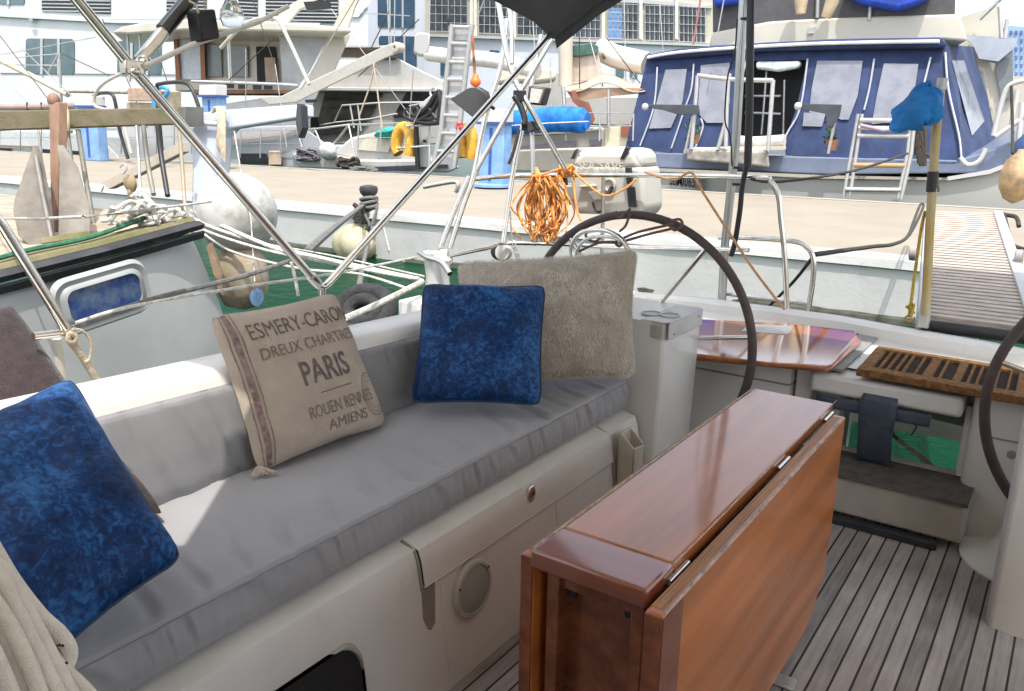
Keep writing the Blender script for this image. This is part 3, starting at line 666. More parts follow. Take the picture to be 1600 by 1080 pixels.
# Paris pillow
cs = [atZ(402,741,.585), atZ(607,663,.585), atX(524,455,-1.90), atX(324,494,-1.88)]
pr, ppt = pillow('printed_pillow', cs, .060, linen, 'beige linen pillow printed with PARIS and French town names', 1, .05, .6, parts=True)
def onpillow(b, cu, cv, rot=0, su=1, off=.0022):   # letters mapped on the cover, coordinates in pillow units
    for v in b.verts:
        x, y = v.co.x*su, v.co.y; c_, s_ = math.cos(rot), math.sin(rot); x, y = x*c_-y*s_, x*s_+y*c_
        v.co = ppt(max(-.99, min(.985, cu+x)), cv+y, 1, off)
def cut(b, step=.04):
    for ax in (0, 1):
        lo = min(v.co[ax] for v in b.verts); hi = max(v.co[ax] for v in b.verts); k = lo+step
        while k < hi:
            n_ = V((1,0,0)) if ax == 0 else V((0,1,0)); bmesh.ops.bisect_plane(b, geom=b.verts[:]+b.edges[:]+b.faces[:], plane_co=n_*k, plane_no=n_); k += step
for txt, size, cu, cv, su, mt, bo in (('ESMERY-CARON', .31, .135, .665, .72, print_ink, .0), ('DREUX CHARTRES', .215, .12, .36, .84, ink_faint, 0), ('PARIS', .44, .17, -.02, .70, print_ink, .006),
        ('ROUEN RENNES', .235, .27, -.52, .62, ink_faint, 0), ('AMIENS', .21, .31, -.75, .90, ink_faint, .0)):
    b = text_mesh(txt, size, sx=1, bold=bo); cut(b); onpillow(b, cu, cv, 0, su)
    mb = MB(); mb.b.free(); mb.b = b; mb.build('lettering', mt, pr)
b = bmesh.new(); mb = MB(); mb.b.free(); mb.b = b
def strip(u0, u1, v0, v1, n_=40, off=.0018):
    for j in range(n_):
        a0, a1 = v0+(v1-v0)*j/n_, v0+(v1-v0)*(j+1)/n_
        b.faces.new([b.verts.new(ppt(u, v, 1, off)) for u, v in ((u0,a0),(u1,a0),(u1,a1),(u0,a1))])
for u0, u1 in ((-.93,-.915),(-.885,-.81),(-.78,-.765)): strip(u0, u1, -.985, .985)
mb.build('stripe', mat('stripe_ink', (.24,.165,.145), .9, var=.5, vs=60), pr)
mb = MB(); b = mb.b
for k in range(20): b.faces.new([b.verts.new(ppt(-.02+.5*(k+q)/20, -.30+.0*k, 1, .002)+V((0,0,dz))) for q, dz in ((0,0),(1,0),(1,.003),(0,.003))])
for rr_, th_ in ((.30,.012),(.25,.008),(.19,.010)):
    for k in range(40):
        a0, a1 = R(60+240*k/40), R(60+240*(k+1)/40)
        b.faces.new([b.verts.new(ppt(min(.97,.84+math.cos(a)*r_*.62), -.52+math.sin(a)*r_, 1, .0021)) for a, r_ in ((a0,rr_),(a1,rr_),(a1,rr_+th_),(a0,rr_+th_))])
mb.build('postmark', ink_faint, pr)
# fluffy fringe at the lower right corner of the Paris pillow and left seam stitches
mb = MB()
for k in range(9): p = cs[0]+V((0,0,.02)); mb.tube([p+V((.0,.01*k/9,.0)), p+V((.01+.004*k,-.03+.008*k,-.012-.002*(k%3)))], .0025, 5)
mb.build('tassel', mat('fringe', (.42,.35,.27), .9), pr, smooth=True)

mid = [atZ(643,633,.585), atZ(848,636,.585), V((0,0,0)), V((0,0,0))]
mid[1] = atD(846, 634, 2.62); mid[0] = atD(641, 630, 2.62); mid[3] = atD(661, 443, 2.80); mid[2] = atD(853, 446, 2.86)
pillow('velvet_pillow', mid, .062, velv, 'medium blue crushed velvet pillow in front of the fur pillow', 2, .05, 1.5, piping=mat('navy_piping', (.006,.02,.06), .6))
fur = [atD(722,610,2.98), atD(995,592,2.90), atD(1000,388,3.00), atD(712,409,3.12)]
fp0, fpt = pillow('fur_pillow', fur, .085, furm, 'grey brown fur pillow leaning on the helm console', 5, .07, .9, parts=True)
mb = MB(); rr_ = random.Random(2); dn = (V(fur[0])-V(fur[3])).normalized(); sd_ = (V(fur[1])-V(fur[0])).normalized(); nf = sd_.cross(-dn).normalized(); nf = nf if nf.dot(CAM-V(fur[0])) > 0 else -nf
for k in range(15000):
    u, v = rr_.uniform(-.99,.99), rr_.uniform(-.99,.99); p = fpt(u, v, 1, .0005); L_ = rr_.uniform(.007,.014); q_ = noise.noise(V((u*3, v*3, 4)))
    t = (dn+sd_*(q_*.9+rr_.uniform(-.25,.25))+nf*rr_.uniform(.03,.14)).normalized()*L_; w_ = sd_*rr_.uniform(.0006,.0012)
    mb.b.faces.new([mb.b.verts.new(p-w_), mb.b.verts.new(p+w_), mb.b.verts.new(p+t)])
for k in range(2600):
    e = rr_.randrange(4); q = rr_.uniform(-.98,.98); u, v = ((-1,q),(1,q),(q,-1),(q,1))[e]; p = fpt(u*.985, v*.985, 1, 0)
    o_ = (sd_*(-1 if e == 0 else 1 if e == 1 else rr_.uniform(-.4,.4))+dn*(1 if e == 2 else -.55 if e == 3 else rr_.uniform(0,1.0))).normalized()*rr_.uniform(.004,.012); w_ = (sd_ if e > 1 else dn)*rr_.uniform(.0006,.0012)
    mb.b.faces.new([mb.b.verts.new(p-w_), mb.b.verts.new(p+w_), mb.b.verts.new(p+o_)])
mb.build('fur', mat('fur_strands', (.62,.565,.48), .8, col2=(.40,.355,.29), vs=14, spot=(.36,.62), sheen=.3), fp0)
big = [atD(118,1008,1.36), atD(284,870,1.50), atD(112,590,1.66), atD(-85,720,1.50)]
big = [atD(-60,1010,1.14), atD(286,871,1.50), atD(116,588,1.74), atD(-190,700,1.42)]
big = [atD(70,1040,1.34), atD(287,872,1.58), atD(112,588,1.76), atD(-190,720,1.46)]
pillow('velvet_pillow', big, .075, velv, 'big blue velvet pillow at the left edge of the photo', 4, .05, 1.4, piping=MATS['navy_piping'])
plm = [atD(-10,900,1.72), atD(262,806,1.84), atD(100,590,1.98), atD(-30,610,1.95)]
pillow('plum_pillow', [atD(-120,760,1.80), atD(268,812,1.93), atD(18,470,2.12), atD(-190,560,1.9)], .06, plum, 'dark plum brown pillow behind the big blue velvet pillow', 7, .05, .5)

# ================================================================ rope bundle hanging bottom left
nearrope = mat('braided_rope', (.78,.71,.61), .85, var=.10, vs=60, bump=.5, bs=500)
rb = thing('rope_coil', 'thick cream mooring rope with dark flecks coiled at the bottom left corner', 'rope', tuple(atD(40,1000,.9)))
for k, (pl, r, d) in enumerate((([(-40,860),(0,905),(40,985),(85,1075),(120,1150)], .0085, .86), ([(-60,880),(5,960),(50,1050),(80,1140)], .0078, .84), ([(-50,820),(10,915),(62,1000),(112,1085),(150,1150)], .0078, .88),
        ([(-20,840),(18,905),(60,960),(92,990),(108,1015),(104,1038),(92,1040),(70,1015)], .0088, .91), ([(-80,920),(-20,1000),(25,1100)], .0078, .82), ([(40,960),(85,1030),(130,1075),(170,1120)], .0076, .90), ([(-60,850),(4,890),(50,968),(96,1055),(140,1140)], .0078, .875), ([(-60,905),(-10,950),(22,1020),(50,1110)], .0078, .845), ([(-70,900),(-5,930),(30,1010),(62,1110)],.0078,.87))):
    m = MB(); m.tube([atD(x, y, d) for x, y in pl], r, 12, smooth=8); m.build('rope_strand', nearrope, rb, smooth=True)
m = MB()
for (x, y, a) in ((50,975,0),(58,972,0),(62,982,1),(70,980,1),(88,1010,0),(93,1008,1),(98,1009,0),(97,1036,1),(104,1036,0),(100,1053,0),(105,1058,1),(82,1008,0)):
    m.ball(atD(x, y, .893), .0016, (1.4,1,1), 8)
m.build('fleck', mat('rope_fleck', (.10,.02,.02), .8), rb)


# ================================================================ door mat
mt_ = thing('door_mat', 'brown slotted coir door mat on the aft deck behind the right wheel', 'mat', tuple(atZ(1470,585,.6)))
zz = .60; C4 = [atZ(1338,578,zz), atZ(1640,648,zz), atZ(1660,574,zz), atZ(1372,541,zz)]
C4[1] = C4[0]+V((.75,-.015,0)); C4[2] = C4[3]+V((.75,-.015,0))
def mp_(u, v): return C4[0].lerp(C4[1], u).lerp(C4[3].lerp(C4[2], u), v)
def mbx(m, u0, u1, v0, v1, z0, z1): m.prism([mp_(u,v)+V((0,0,z0)) for u, v in ((u0,v0),(u1,v0),(u1,v1),(u0,v1))], (0,0,z1-z0))
m = MB(); mbx(m, .01,.99,.02,.98,-.022,-.010); m.build('backing', coird, mt_)
m = MB()
mbx(m, 0,1,0,.16,-.024,.006); mbx(m, 0,1,.86,1,-.024,.004)
u = 0.0; k = 0
while u < .99: wd = (.040,.014,.014,.014,.014,.012,.046,.014)[k % 8] if k else .06; mbx(m, u, min(1,u+wd), .15, .87, -.024, .004); u += wd+(.024,.024,.026,.022,.042,.03,.024,.05)[k % 8]; k += 1
for v in m.b.verts: v.co += V(noise.noise_vector(v.co*40))*.003
m.build('coir_bars', coir, mt_, bevel=.004)
# ================================================================ bimini frame, canvas and aft awning
fr = thing('canopy_scaffold', 'polished steel tube frame and struts holding the grey canopy on the port coaming', 'frame', tuple(atX(500,450,-2.0)))
def T(m, pts, r, seg=12, smooth=0): return m.tube(pts, r, seg, smooth=smooth)
b0 = atX(503,449,-2.0); k1 = atX(206,106,-2.0)
m = MB(); T(m, [atX(494,441,-2.0), k1, atX(100,-25,-2.0), atX(20,-150,-2.0)], .0135); m.build('frame_tube', steel, fr, smooth=True)
cn = V((-1.97,3.12,1.86)); cn = atX(866,48,-1.97)
m = MB(); T(m, [atX(513,443,-2.0), cn], .0125); m.build('frame_tube', steel, fr, smooth=True)
m = MB(); m.lathe(atX(494,441,-2.0), (atX(494,441,-2.0)-k1), [(.017,-.03),(.017,.01),(.010,.02)], 14); m.tube([atX(488,438,-2.0), b0, atX(515,440,-2.0)], .012, 10, smooth=4); m.lathe(b0+V((0,0,-.03)), Z_, [(.03,-.10),(.03,-.085),(.012,-.08),(.012,.03)], 16); m.build('deck_hinge', steel, fr, smooth=True)
m = MB(); T(m, [atX(218,96,-2.02), atX(262,42,-2.02)], .0165); m.build('frame_tube', steel, fr, smooth=True)
m = MB(); T(m, [atX(255,48,-2.02), atX(300,-6,-2.02), atX(420,-150,-2.0)], .020); m.build('frame_sleeve', mat('sleeve_black', (.02,.022,.025), .3, coat=.5), fr, smooth=True)
m = MB(); T(m, [atX(226,104,-1.98), atX(300,70,-1.98), atX(405,34,-1.98), atX(450,10,-1.98)], .0068); m.build('thin_brace', mat('white_rod', (.72,.70,.64), .4), fr, smooth=True)
m = MB(); m.obox(k1, (.03,.05,.035)); m.ball(atX(225,98,-2.0), .020, seg=12); m.ball(atX(210,112,-1.99), .015, seg=12); m.build('jaw_fitting', steel, fr, bevel=.004)
g1 = thing('guard_rail_post', 'steel stanchion tube with knuckle joint and cord in front of the neighbour hull', 'stanchion', tuple(atX(155,603,-2.05)))
m = MB(); T(m, [atX(-10,335,-2.05), atX(4,352,-2.05), atX(104,515,-2.05)], .0125, smooth=0); m.build('tube', steel, g1, smooth=True)
m = MB(); T(m, [atX(106,528,-2.04), atX(130,560,-2.04), atX(158,606,-2.04)], .0095, smooth=4); m.build('wrapped_line', beige_rope, g1, smooth=True)
m = MB(); T(m, [atX(52,526,-2.05), atX(88,522,-2.05), atX(118,519,-2.05)], .0105); m.build('cross_tube', steel, g1, smooth=True)
m = MB(); T(m, [atX(108,520,-2.03), atX(118,525,-2.03), atX(116,535,-2.03), atX(106,532,-2.03), atX(108,520,-2.03)], .006, smooth=4); T(m, [atX(114,514,-2.03), atX(130,518,-2.03), atX(142,535,-2.03), atX(140,560,-2.03), atX(132,566,-2.03)], .0035, smooth=5); m.build('lashing', beige_rope, g1, smooth=True)
m = MB(); T(m, [atX(88,530,-2.12), atX(96,590,-2.12), atX(104,640,-2.12)], .012); m.build('stanchion', mat('cream_tube', (.55,.53,.46), .4), g1, smooth=True)
# canopy
bm_ = MB(); A = cn
def can(x, y):   # height of the canopy
    return 1.86+.36*(1-abs((x-XC)/1.34)**2.6)
NX = 14
def edge(i, y): x = -1.97+(2.68)*i/NX; return V((x, y, can(x, y)))
secs = []
for y in (.80, 1.4, 2.0, 2.6, 3.0, A.y):
    up_ = .26*(1-math.exp(-(A.y-y)*1.6))
    secs.append([V((-1.98,y,can(-1.97,y)+up_-(.0 if y > 2.9 else .03)))]+[edge(i, y)+V((0,0,max(0,up_*(1-.5*i/NX)))) for i in range(NX+1)])
bm_.loft(secs, caps=False)
cano = bm_.build('bimini_canvas', grayc, None, smooth=True, solid=.004)
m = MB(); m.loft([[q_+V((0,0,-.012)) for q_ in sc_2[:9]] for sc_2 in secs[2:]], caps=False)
m.loft([[edge(i, A.y+.004)-V((0,0,.010)) for i in range(NX+1)], [edge(i, A.y+.024)-V((0,0,.05)) for i in range(NX+1)]], caps=False); m.build('corner_shade_lining', grayd, cano, smooth=True, solid=.004); tag(cano, 'grey canvas canopy whose drooping corner shows at the top centre', 'canopy')  # opaque second layer added under the canvas so its corner stays dark
m = MB(); fz = 1.95; m.prism([(-1.19,.50,fz),(-1.46,.83,fz+.02),(-1.40,1.35,fz+.06),(1.0,1.35,fz+.02),(1.0,-1.2,fz),(-1.6,-1.2,fz),(-1.55,.17,fz),(-1.35,.46,fz)], (0,0,.006)); m.prism([(-2.3,.80,fz-.1),(-1.95,.80,fz-.05),(-1.95,1.2,fz-.05),(-2.3,1.2,fz-.1)], (0,0,.005)); m.prism([(-1.6,-1.2,fz),(1.0,-1.2,fz),(1.15,-1.9,1.33),(-1.9,-1.9,1.33)], (0,.006,0)); m.prism([(1.0,-1.2,fz),(1.0,-.2,fz),(1.05,-.2,1.3),(1.15,-1.9,1.33)], (.006,0,0)); o = m.build('spray_hood_occluder', hoodc); tag(o, 'unseen grey canvas hood forward of the bimini, outline shaped to cast the cockpit shade', 'canopy')  # out-of-view hood, outline cut to place the shadow edges on the cushions
m = MB()
m.loft([[V((-1.5+3.2*i/10, y, 2.42+.06*math.sin(math.pi*i/10)+z)) for i in range(11)] for y, z in ((3.25,-.03),(3.7,0),(4.42,-.02))], caps=False)
o = m.build('aft_awning', palec, None, smooth=True, solid=.004); tag(o, 'grey canvas awning stretched high over the helm and stern deck', 'canopy')
# ================================================================ stern rails and arch
pp = thing('stern_rail', 'polished steel pulpit rail around the stern with rounded hoops', 'rail', (-1.2, 4.1, .62))
Yp = 4.1
m = MB(); T(m, [atY(740,280,3.6), atY(780,276,3.9), atY(840,274,4.05), atY(1000,274,Yp), atY(1180,277,Yp), atY(1203,283,Yp), atY(1216,305,Yp), atY(1220,340,Yp), atY(1226,400,Yp), atY(1230,487,Yp)], .0135, smooth=6); m.build('top_rail', steel, pp, smooth=True)
m = MB(); T(m, [atY(662,292,3.5), atY(708,284,3.55), atY(716,290,3.55), atY(712,300,3.55)], .0125, smooth=5); m.build('side_rail', dullst, pp, smooth=True)
m = MB(); T(m, [atY(690,402,3.2), atY(760,388,3.6), atY(800,380,3.9), atY(1000,386,Yp), atY(1170,391,Yp), atY(1300,398,4.2)][:-1], .0115, smooth=4); m.build('middle_rail', steel, pp, smooth=True)
m = MB(); T(m, [atY(943,278,Yp), atY(941,400,Yp), atY(940,480,Yp)], .0115); m.build('rail_post', steel, pp, smooth=True)
m = MB(); T(m, [atY(1122,371,4.2), atY(1160,371,4.2), atY(1235,376,4.2), atY(1260,386,4.2), atY(1271,405,4.2), atY(1270,440,4.2), atY(1262,490,4.2)], .013, smooth=6); m.build('outer_hoop', steel, pp, smooth=True)
m = MB(); T(m, [atY(1128,458,4.2), atY(1262,474,4.2)], .012); m.build('lower_rail', steel, pp, smooth=True)
ar = thing('radar_arch', 'pair of tall steel tubes rising from the port quarter towards the canopy', 'arch', tuple(atD(700,392,4.0)))
for a in (([(688,388),(714,318),(733,276)], 4.0), ([(703,388),(724,320),(741,272),(758,184),(784,98),(792,30)], 4.0), ([(744,266),(778,205),(812,146),(862,62)], 4.0), ([(786,380),(800,280),(820,182),(832,125),(846,55)], 4.1)):
    m = MB(); T(m, [atD(x, y, a[1]) for x, y in a[0]], .0135 if a[1]==4.0 and a[0][0][0]<710 else .0125, smooth=3); m.build('arch_tube', steel if a[0][0][0] != 744 else dullst, ar, smooth=True)
m = MB(); T(m, [atD(808,133,3.9), atD(845,198,3.9), atD(883,264,3.9)], .0125); m.build('brace', steel, ar, smooth=True)
m = MB(); T(m, [atD(778,0,3.9), atD(783,30,3.9), atD(792,85,3.9), atD(808,133,3.9)], .013, smooth=3); T(m, [atD(793,-12,3.85), atD(800,55,3.85), atD(800,100,3.85)], .011, smooth=3); m.build('brace', steel, ar, smooth=True)
m = MB(); c = atD(690,398,4.0); T(m, [atD(664,398,4.0), atD(700,398,3.98)], .026, 16); m.lathe(atD(690,404,4.0), Z_, [(.05,-.03),(.055,-.02),(.055,.0),(.04,.015),(.03,.03)], 20); m.build('base_fitting', steel, ar, smooth=True)
# winch under the arch
wi = thing('winch', 'tall white sheet winch with chrome drum on the port coaming', 'winch', tuple(atD(683,470,3.95)))
m = MB(); c = atD(684,470,3.95); m.lathe(c, Z_, [(.075,-.10),(.075,.0),(.062,.04),(.055,.12),(.062,.18),(.066,.20),(.04,.21)], 28); m.build('drum', mat('satin_white', (.62,.62,.60), .3, .3), wi, smooth=True)
m = MB(); T(m, [atD(655,395,3.9), atD(668,402,3.85), atD(690,410,3.8), atD(703,428,3.75)], .013, smooth=4); m.build('handle', steel, wi, smooth=True)
m = MB(); c = atD(655,490,3.9); m.obox(c, (.13,.15,.14)); m.build('base', gel, wi, bevel=.01)
# stern light / floodlight / black fan / instrument boxes on the arch
fl = thing('flood_light', 'small LED flood light with square lamp panel clamped to the arch tubes', 'flood light', tuple(atD(832,150,3.9)))
m = MB(); m.prism([atD(x,y,3.95) for x,y in ((826,134),(854,137),(846,165),(822,163))], (0,.05,0)); m.build('housing', black, fl, bevel=.006)
m = MB(); m.prism([atD(x,y,3.94) for x,y in ((830,138),(848,140),(841,161),(827,160))], (0,.012,0)); m.build('lamp_panel', mat('led_panel', (.55,.53,.46), .3, vs=120, var=.6, col2=(.3,.29,.26)), fl)
m = MB(); T(m, [atD(803,150,3.9), atD(812,163,3.9), atD(820,186,3.9), atD(818,196,3.9)], .015, 10, 3); m.obox(atD(812,150,3.9), (.05,.04,.05)); m.build('bracket', black, fl, bevel=.003)
bx = thing('instrument_box', 'black square instrument box with bracket fixed under the flood light', 'box', tuple(atD(828,195,3.9)))
m = MB(); m.prism([atD(x,y,3.92) for x,y in ((815,188),(833,190),(838,202),(828,206),(814,204))], (0,.07,0)); m.build('case', black, bx, bevel=.004)
m = MB(); T(m, [atD(831,205,3.95), atD(833,272,3.95)], .011); m.build('post', dullst, bx, smooth=True)
m = MB(); T(m, [atD(811,203,3.9), atD(803,235,3.9), atD(795,256,3.9)], .008, smooth=3); m.build('fin', black, bx, smooth=True)
sp_ = thing('solar_panel', 'small square black panel tilted on the strut above the blue service pedestal', 'panel', tuple(atD(735,160,3.6)))
m = MB(); m.prism([atD(x,y,3.6) for x,y in ((702,155),(732,137),(745,136),(757,143),(763,160),(758,172),(742,187))], (0.01,.02,0.0)); m.build('panel', black, sp_, bevel=.004)
m = MB(); T(m, [atD(757,160,3.62), atD(772,170,3.66)], .008); m.build('arm', black, sp_, smooth=True)
sp2 = thing('speaker_box', 'black wedge shaped box hanging from the bimini tube by a cord', 'box', tuple(atX(325,40,-1.9)))
m = MB(); m.prism([atX(x,y,-1.95) for x,y in ((308,16),(337,14),(345,60),(315,66))], (-.05,0,0)); m.build('case', black, sp2, bevel=.006)
m = MB(); T(m, [atX(310,20,-1.93), atX(306,8,-1.95), atX(296,2,-1.98)], .003, smooth=3); T(m, [atX(320,14,-1.93), atX(319,-8,-1.93)], .002); m.build('cord', beige_rope, sp2, smooth=True)
lb = thing('glass_bulb_lamp', 'clear glass bulb lamp hanging beside the black box at the top left', 'lamp', tuple(atX(362,15,-1.9)))
m = MB(); c = atX(362,22,-1.93); m.lathe(c, Z_, [(.004,-.036),(.024,-.030),(.032,-.012),(.030,.006),(.018,.026),(.012,.04),(.011,.06)], 24); m.build('bulb', mat('clear_glass', (.85,.88,.88), .03, trans=.92, spec=.6), lb, smooth=True)
m = MB(); m.lathe(c, Z_, [(.012,.055),(.013,.09),(.004,.10)], 16); T(m, [c+V((0,0,.09)), c+V((0,0,.25))], .0025); m.build('cap', whitep, lb, smooth=True)
# backstay, black covered pole and lines
bs = thing('backstay', 'dull steel backstay pole bolted to the stern rail', 'pole', tuple(atY(1126,470,4.15)))
m = MB(); T(m, [atY(1128,472,4.15), atY(1133,380,4.15), atY(1150,220,4.15), atY(1164,-40,4.15)], .022, 14); m.build('pole', mat('pole_steel', (.50,.50,.49), .3, .85), bs, smooth=True)
m = MB(); 
for y in (120/4+0, 262, 288): c = atY(1165-(y)*.045, y, 4.15); T(m, [c-V((0,0,.006)), c+V((0,0,.006))], .026, 14)
m.build('band', black, bs, smooth=True)
m = MB(); T(m, [atY(1174,-60,4.05), atY(1172,60,4.05), atY(1171,180,4.05), atY(1168,262,4.05)], .019, 12); T(m, [atY(1168,255,4.05), atY(1160,290,4.05), atY(1156,330,4.05), atY(1148,380,4.05), atY(1142,400,4.05)], .013, 10, 4); m.build('black_boat_hook_cover', mat('black_vinyl', (.014,.014,.017), .35), None, smooth=True, thing_=('black padded line hanging beside the steel backstay', 'line'))
rope('rope', [atY(1152,30,4.08), atY(1148,80,4.08), atY(1138,115,4.08), atY(1134,150,4.08), atY(1133,190,4.08), atY(1141,215,4.08), atY(1144,260,4.08)], .004, dark_rope, 'thin black cord looping beside the steel backstay pole')
rope('black_cable', [atY(1175,280,4.06), atY(1220,284,4.5), atY(1330,268,5.2), atY(1418,240,6.0)], .008, dark_rope, 'black cable running from the stern rail up to the blue cabin boat', smooth=4)
rope('orange_line', [atY(1008,269,4.05), atY(1030,276,4.03), atY(1055,281,4.03), atY(1080,270,4.05), atY(1098,300,4.02), atY(1140,365,4.0), atY(1180,425,4.0), atY(1226,484,4.0)], .0065, mat('tan_line', (.42,.23,.10), .85, var=.3, vs=40), 'tan line tied to the stern rail slanting down to the deck')
# orange coil
oc = thing('orange_rope_coil', 'coil of bright orange rope hanging on the stern rail left of the raft canister', 'rope', tuple(atY(838,275,4.0)))
m = MB(); rr_ = random.Random(3)
for k in range(30):
    s = rr_.uniform(-1,1); w_ = rr_.uniform(8,22) if k % 2 else rr_.uniform(26,60); cx_ = 846+s*13; bot = rr_.uniform(355,388)-abs(s)*8; lean = s*16
    if k < 5: cx_, w_, bot = 872+rr_.uniform(-6,10), rr_.uniform(14,26), rr_.uniform(362,388)
    lp = []
    for a in range(14):
        t = 2*math.pi*a/14; yy = (275+bot)/2-math.cos(t)*(bot-275)/2; ww = w_*(.25+.75*math.sin(min(math.pi, max(0,(yy-275)/(bot-275)*1.9)))**.7 if yy < bot else .2)
        if (yy-275)/(bot-275) > .55: ww = w_*math.sqrt(max(.02,1-((yy-275)/(bot-275)-.55)**2/.2026))
        lp.append(atY(cx_+lean*(yy-275)/(bot-275)+math.sin(t)*ww*.72+rr_.uniform(-2,2), yy, 3.98+rr_.uniform(-.06,.04)))
    m.tube(lp, .0046, 6, closed=True, smooth=3)
m.build('loops', orange, oc, smooth=True)
m = MB()
for k in range(5): T(m, [atY(836+rr_.uniform(-4,4),262,3.97), atY(832+3*k,275,3.95), atY(842,284+k,3.96), atY(846-k*3,276,4.02)], .007, smooth=4)
T(m, [atY(838,276,3.95), atY(862,268,3.95), atY(884,262,3.95)], .006, smooth=3); m.build('hitch', orange, oc, smooth=True)
kn = thing('orange_rope_knot', 'knot of orange rope at the foot of the steel brace beside the coil', 'rope', tuple(atY(884,266,4)))
m = MB()
for k in range(9):
    q = [atY(884+rr_.uniform(-13,13), 266+rr_.uniform(-9,11), 4.0+rr_.uniform(-.05,.05)) for _ in range(5)]; m.tube(q, .0062, 7, smooth=5)
T(m, [atY(896,272,4), atY(898,305,3.98), atY(902,330,3.97), atY(908,345,3.96)], .006, smooth=4); T(m, [atY(896,268,3.98), atY(918,288,3.98), atY(945,306,3.97), atY(975,296,3.97), atY(994,280,3.98)], .006, smooth=4); m.build('knot', orange, kn, smooth=True)
# liferaft canister
lr = thing('liferaft_canister', 'off white moulded liferaft canister strapped to the stern rail', 'liferaft', (-1.7,4.3,.8))
def S(pl, Y): return [atY(x, y, Y) for x, y in pl]
canm = mat('canister_shell', (.50,.48,.43), .4, var=.08, vs=3)
m = MB(); m.prism(S([(893,262),(896,247),(912,237),(990,238),(1001,262)], 4.16), (.02,.21,0)); m.build('lid', canm, lr, bevel=.035, seg=4)
m = MB(); m.prism(S([(888,258),(1003,261),(1008,325),(1000,338),(900,334),(893,322)], 4.16), (.02,.20,0)); bd = m.build('shell', canm, lr, bevel=.022, seg=3)
m = MB(); m.prism(S([(903,234),(975,231),(992,234),(996,252),(900,250)], 4.20), (.02,.22,0)); m.build('lid_dome', canm, lr, bevel=.03, seg=4)
m = MB(); m.prism(S([(985,232),(1003,240),(1004,262),(988,258)], 4.17), (.01,.18,0)); m.build('end_lug', canm, lr, bevel=.025, seg=3)
m = MB()
for q, Y_q in (([(897,236),(901,232),(895,248),(891,249)],4.145),([(977,229),(983,231),(973,249),(968,249)],4.145),([(976,262),(984,262),(986,286),(979,288)],4.13),([(875,274),(882,274),(884,290),(876,288)],4.05)): m = MB(); m.prism(S(q, Y_q), (0,.03,0)); m.build('strap', black, lr, bevel=.003)
m = MB(); m.prism(S([(979,292),(991,292),(994,324),(982,324)], 4.135), (0,.01,0)); m.build('black_label', black, lr)
m = MB(); m.prism(S([(918,300),(940,298),(940,312),(926,314)], 4.13), (0,.03,0)); m.prism(S([(904,290),(928,288),(930,292),(904,294)], 4.13), (0,.03,0)); m.build('handle_block', canm, lr, bevel=.008)
m = MB(); m.lathe(atY(953,289,4.155), (0,-1,0), [(.040,0),(.040,.012),(.030,.015),(.026,.004)], 24); m.build('socket', canm, lr, smooth=True)
m = MB(); T(m, [atY(957,292,4.12), atY(950,303,4.10)], .012, 10); T(m, [atY(926,316,4.13), atY(932,330,4.13), atY(942,330,4.13)], .007, smooth=3); m.build('lashing_hook', black, lr, smooth=True)
b = text_mesh('SEA SAVE', .075, bold=.001, sx=.95); o_ = atY(938,259,4.150); 
for v in b.verts: v.co = o_+V((v.co.x, 0, v.co.y*.8))
mb = MB(); mb.b.free(); mb.b = b; mb.build('lettering', mat('embossed', (.50,.48,.42), .5), lr)
m = MB(); m.prism(S([(885,292),(895,292),(898,320),(889,320)], 4.14), (0,.005,0)); m.build('notice_label', mat('label_grey', (.30,.29,.27), .6), lr)
# white horseshoe fitting & chain at the left of the coil
ms = thing('stern_buoy_lamp', 'white round life light hanging on the rail beside the orange coil', 'lamp', tuple(atY(790,398,3.9)))
m = MB(); m.lathe(atY(786,395,3.9), (.3,-1,.1), [(.045,-.04),(.05,0),(.042,.02),(0,.025)], 20); m.build('lamp_body', canm, ms, smooth=True)
m = MB(); m.lathe(atY(779,393,3.92), (.3,-1,.1), [(.052,-.04),(.053,-.01),(.05,-.008)], 20); m.build('rubber_rim', black, ms, smooth=True)
m = MB()
for k in range(3): T(m, [atY(800+3*k,378+10*k,3.8), atY(803+3*k,376+10*k,3.8), atY(807+3*k,388+10*k,3.8), atY(803+3*k,390+10*k,3.8), atY(800+3*k,378+10*k,3.8)], .004, smooth=3)
T(m, [atY(797,330,3.82), atY(800,378,3.82)], .005); m.build('shackle_chain', dullst, None, smooth=True, thing_=('steel shackle links hanging below the arch tube', 'chain'))

# ================================================================ passerelle
pas = thing('passerelle', 'raised wooden slatted gangway with grey rails reaching from the stern to the quay', 'gangway', (-.35,4.1,.65))
L0, L1 = atY(1451,500,4.1), atY(1457,334,6.5); R0, R1 = atY(1612,528,4.1), atY(1551,337,6.5)
R0 = atY(1608,520,4.12)
def pq(u, v): return L0.lerp(R0, u).lerp(L1.lerp(R1, u), v)
upn = (R0-L0).cross(L1-L0).normalized(); upn = upn if upn.z > 0 else -upn
m = MB()
NS = 40
slatm = mat('gangway_slat', (.46,.39,.335), .75, var=.3, vs=9, stretch=(1,8,8))
for k in range(NS):
    v0, v1 = k/NS+.004, k/NS+.004+.62/NS
    m.prism([pq(0,v0)+upn*.02, pq(1,v0)+upn*.02, pq(1,v1)+upn*.02, pq(0,v1)+upn*.02], -upn*.02)
m.build('slats', slatm, pas)
m = MB(); fwd = (L1-L0).normalized(); rt = (R0-L0).normalized()
m.prism([L0+upn*.035-fwd*.02, L1+upn*.035, L1-upn*.03, L0-upn*.06-fwd*.02], -rt*.05); m.prism([R0+upn*.035-fwd*.1, R1+upn*.035, R1-upn*.03, R0-upn*.06-fwd*.1], rt*.055); m.build('side_rail', mat('rail_grey', (.50,.50,.48), .45, .3), pas, bevel=.004)
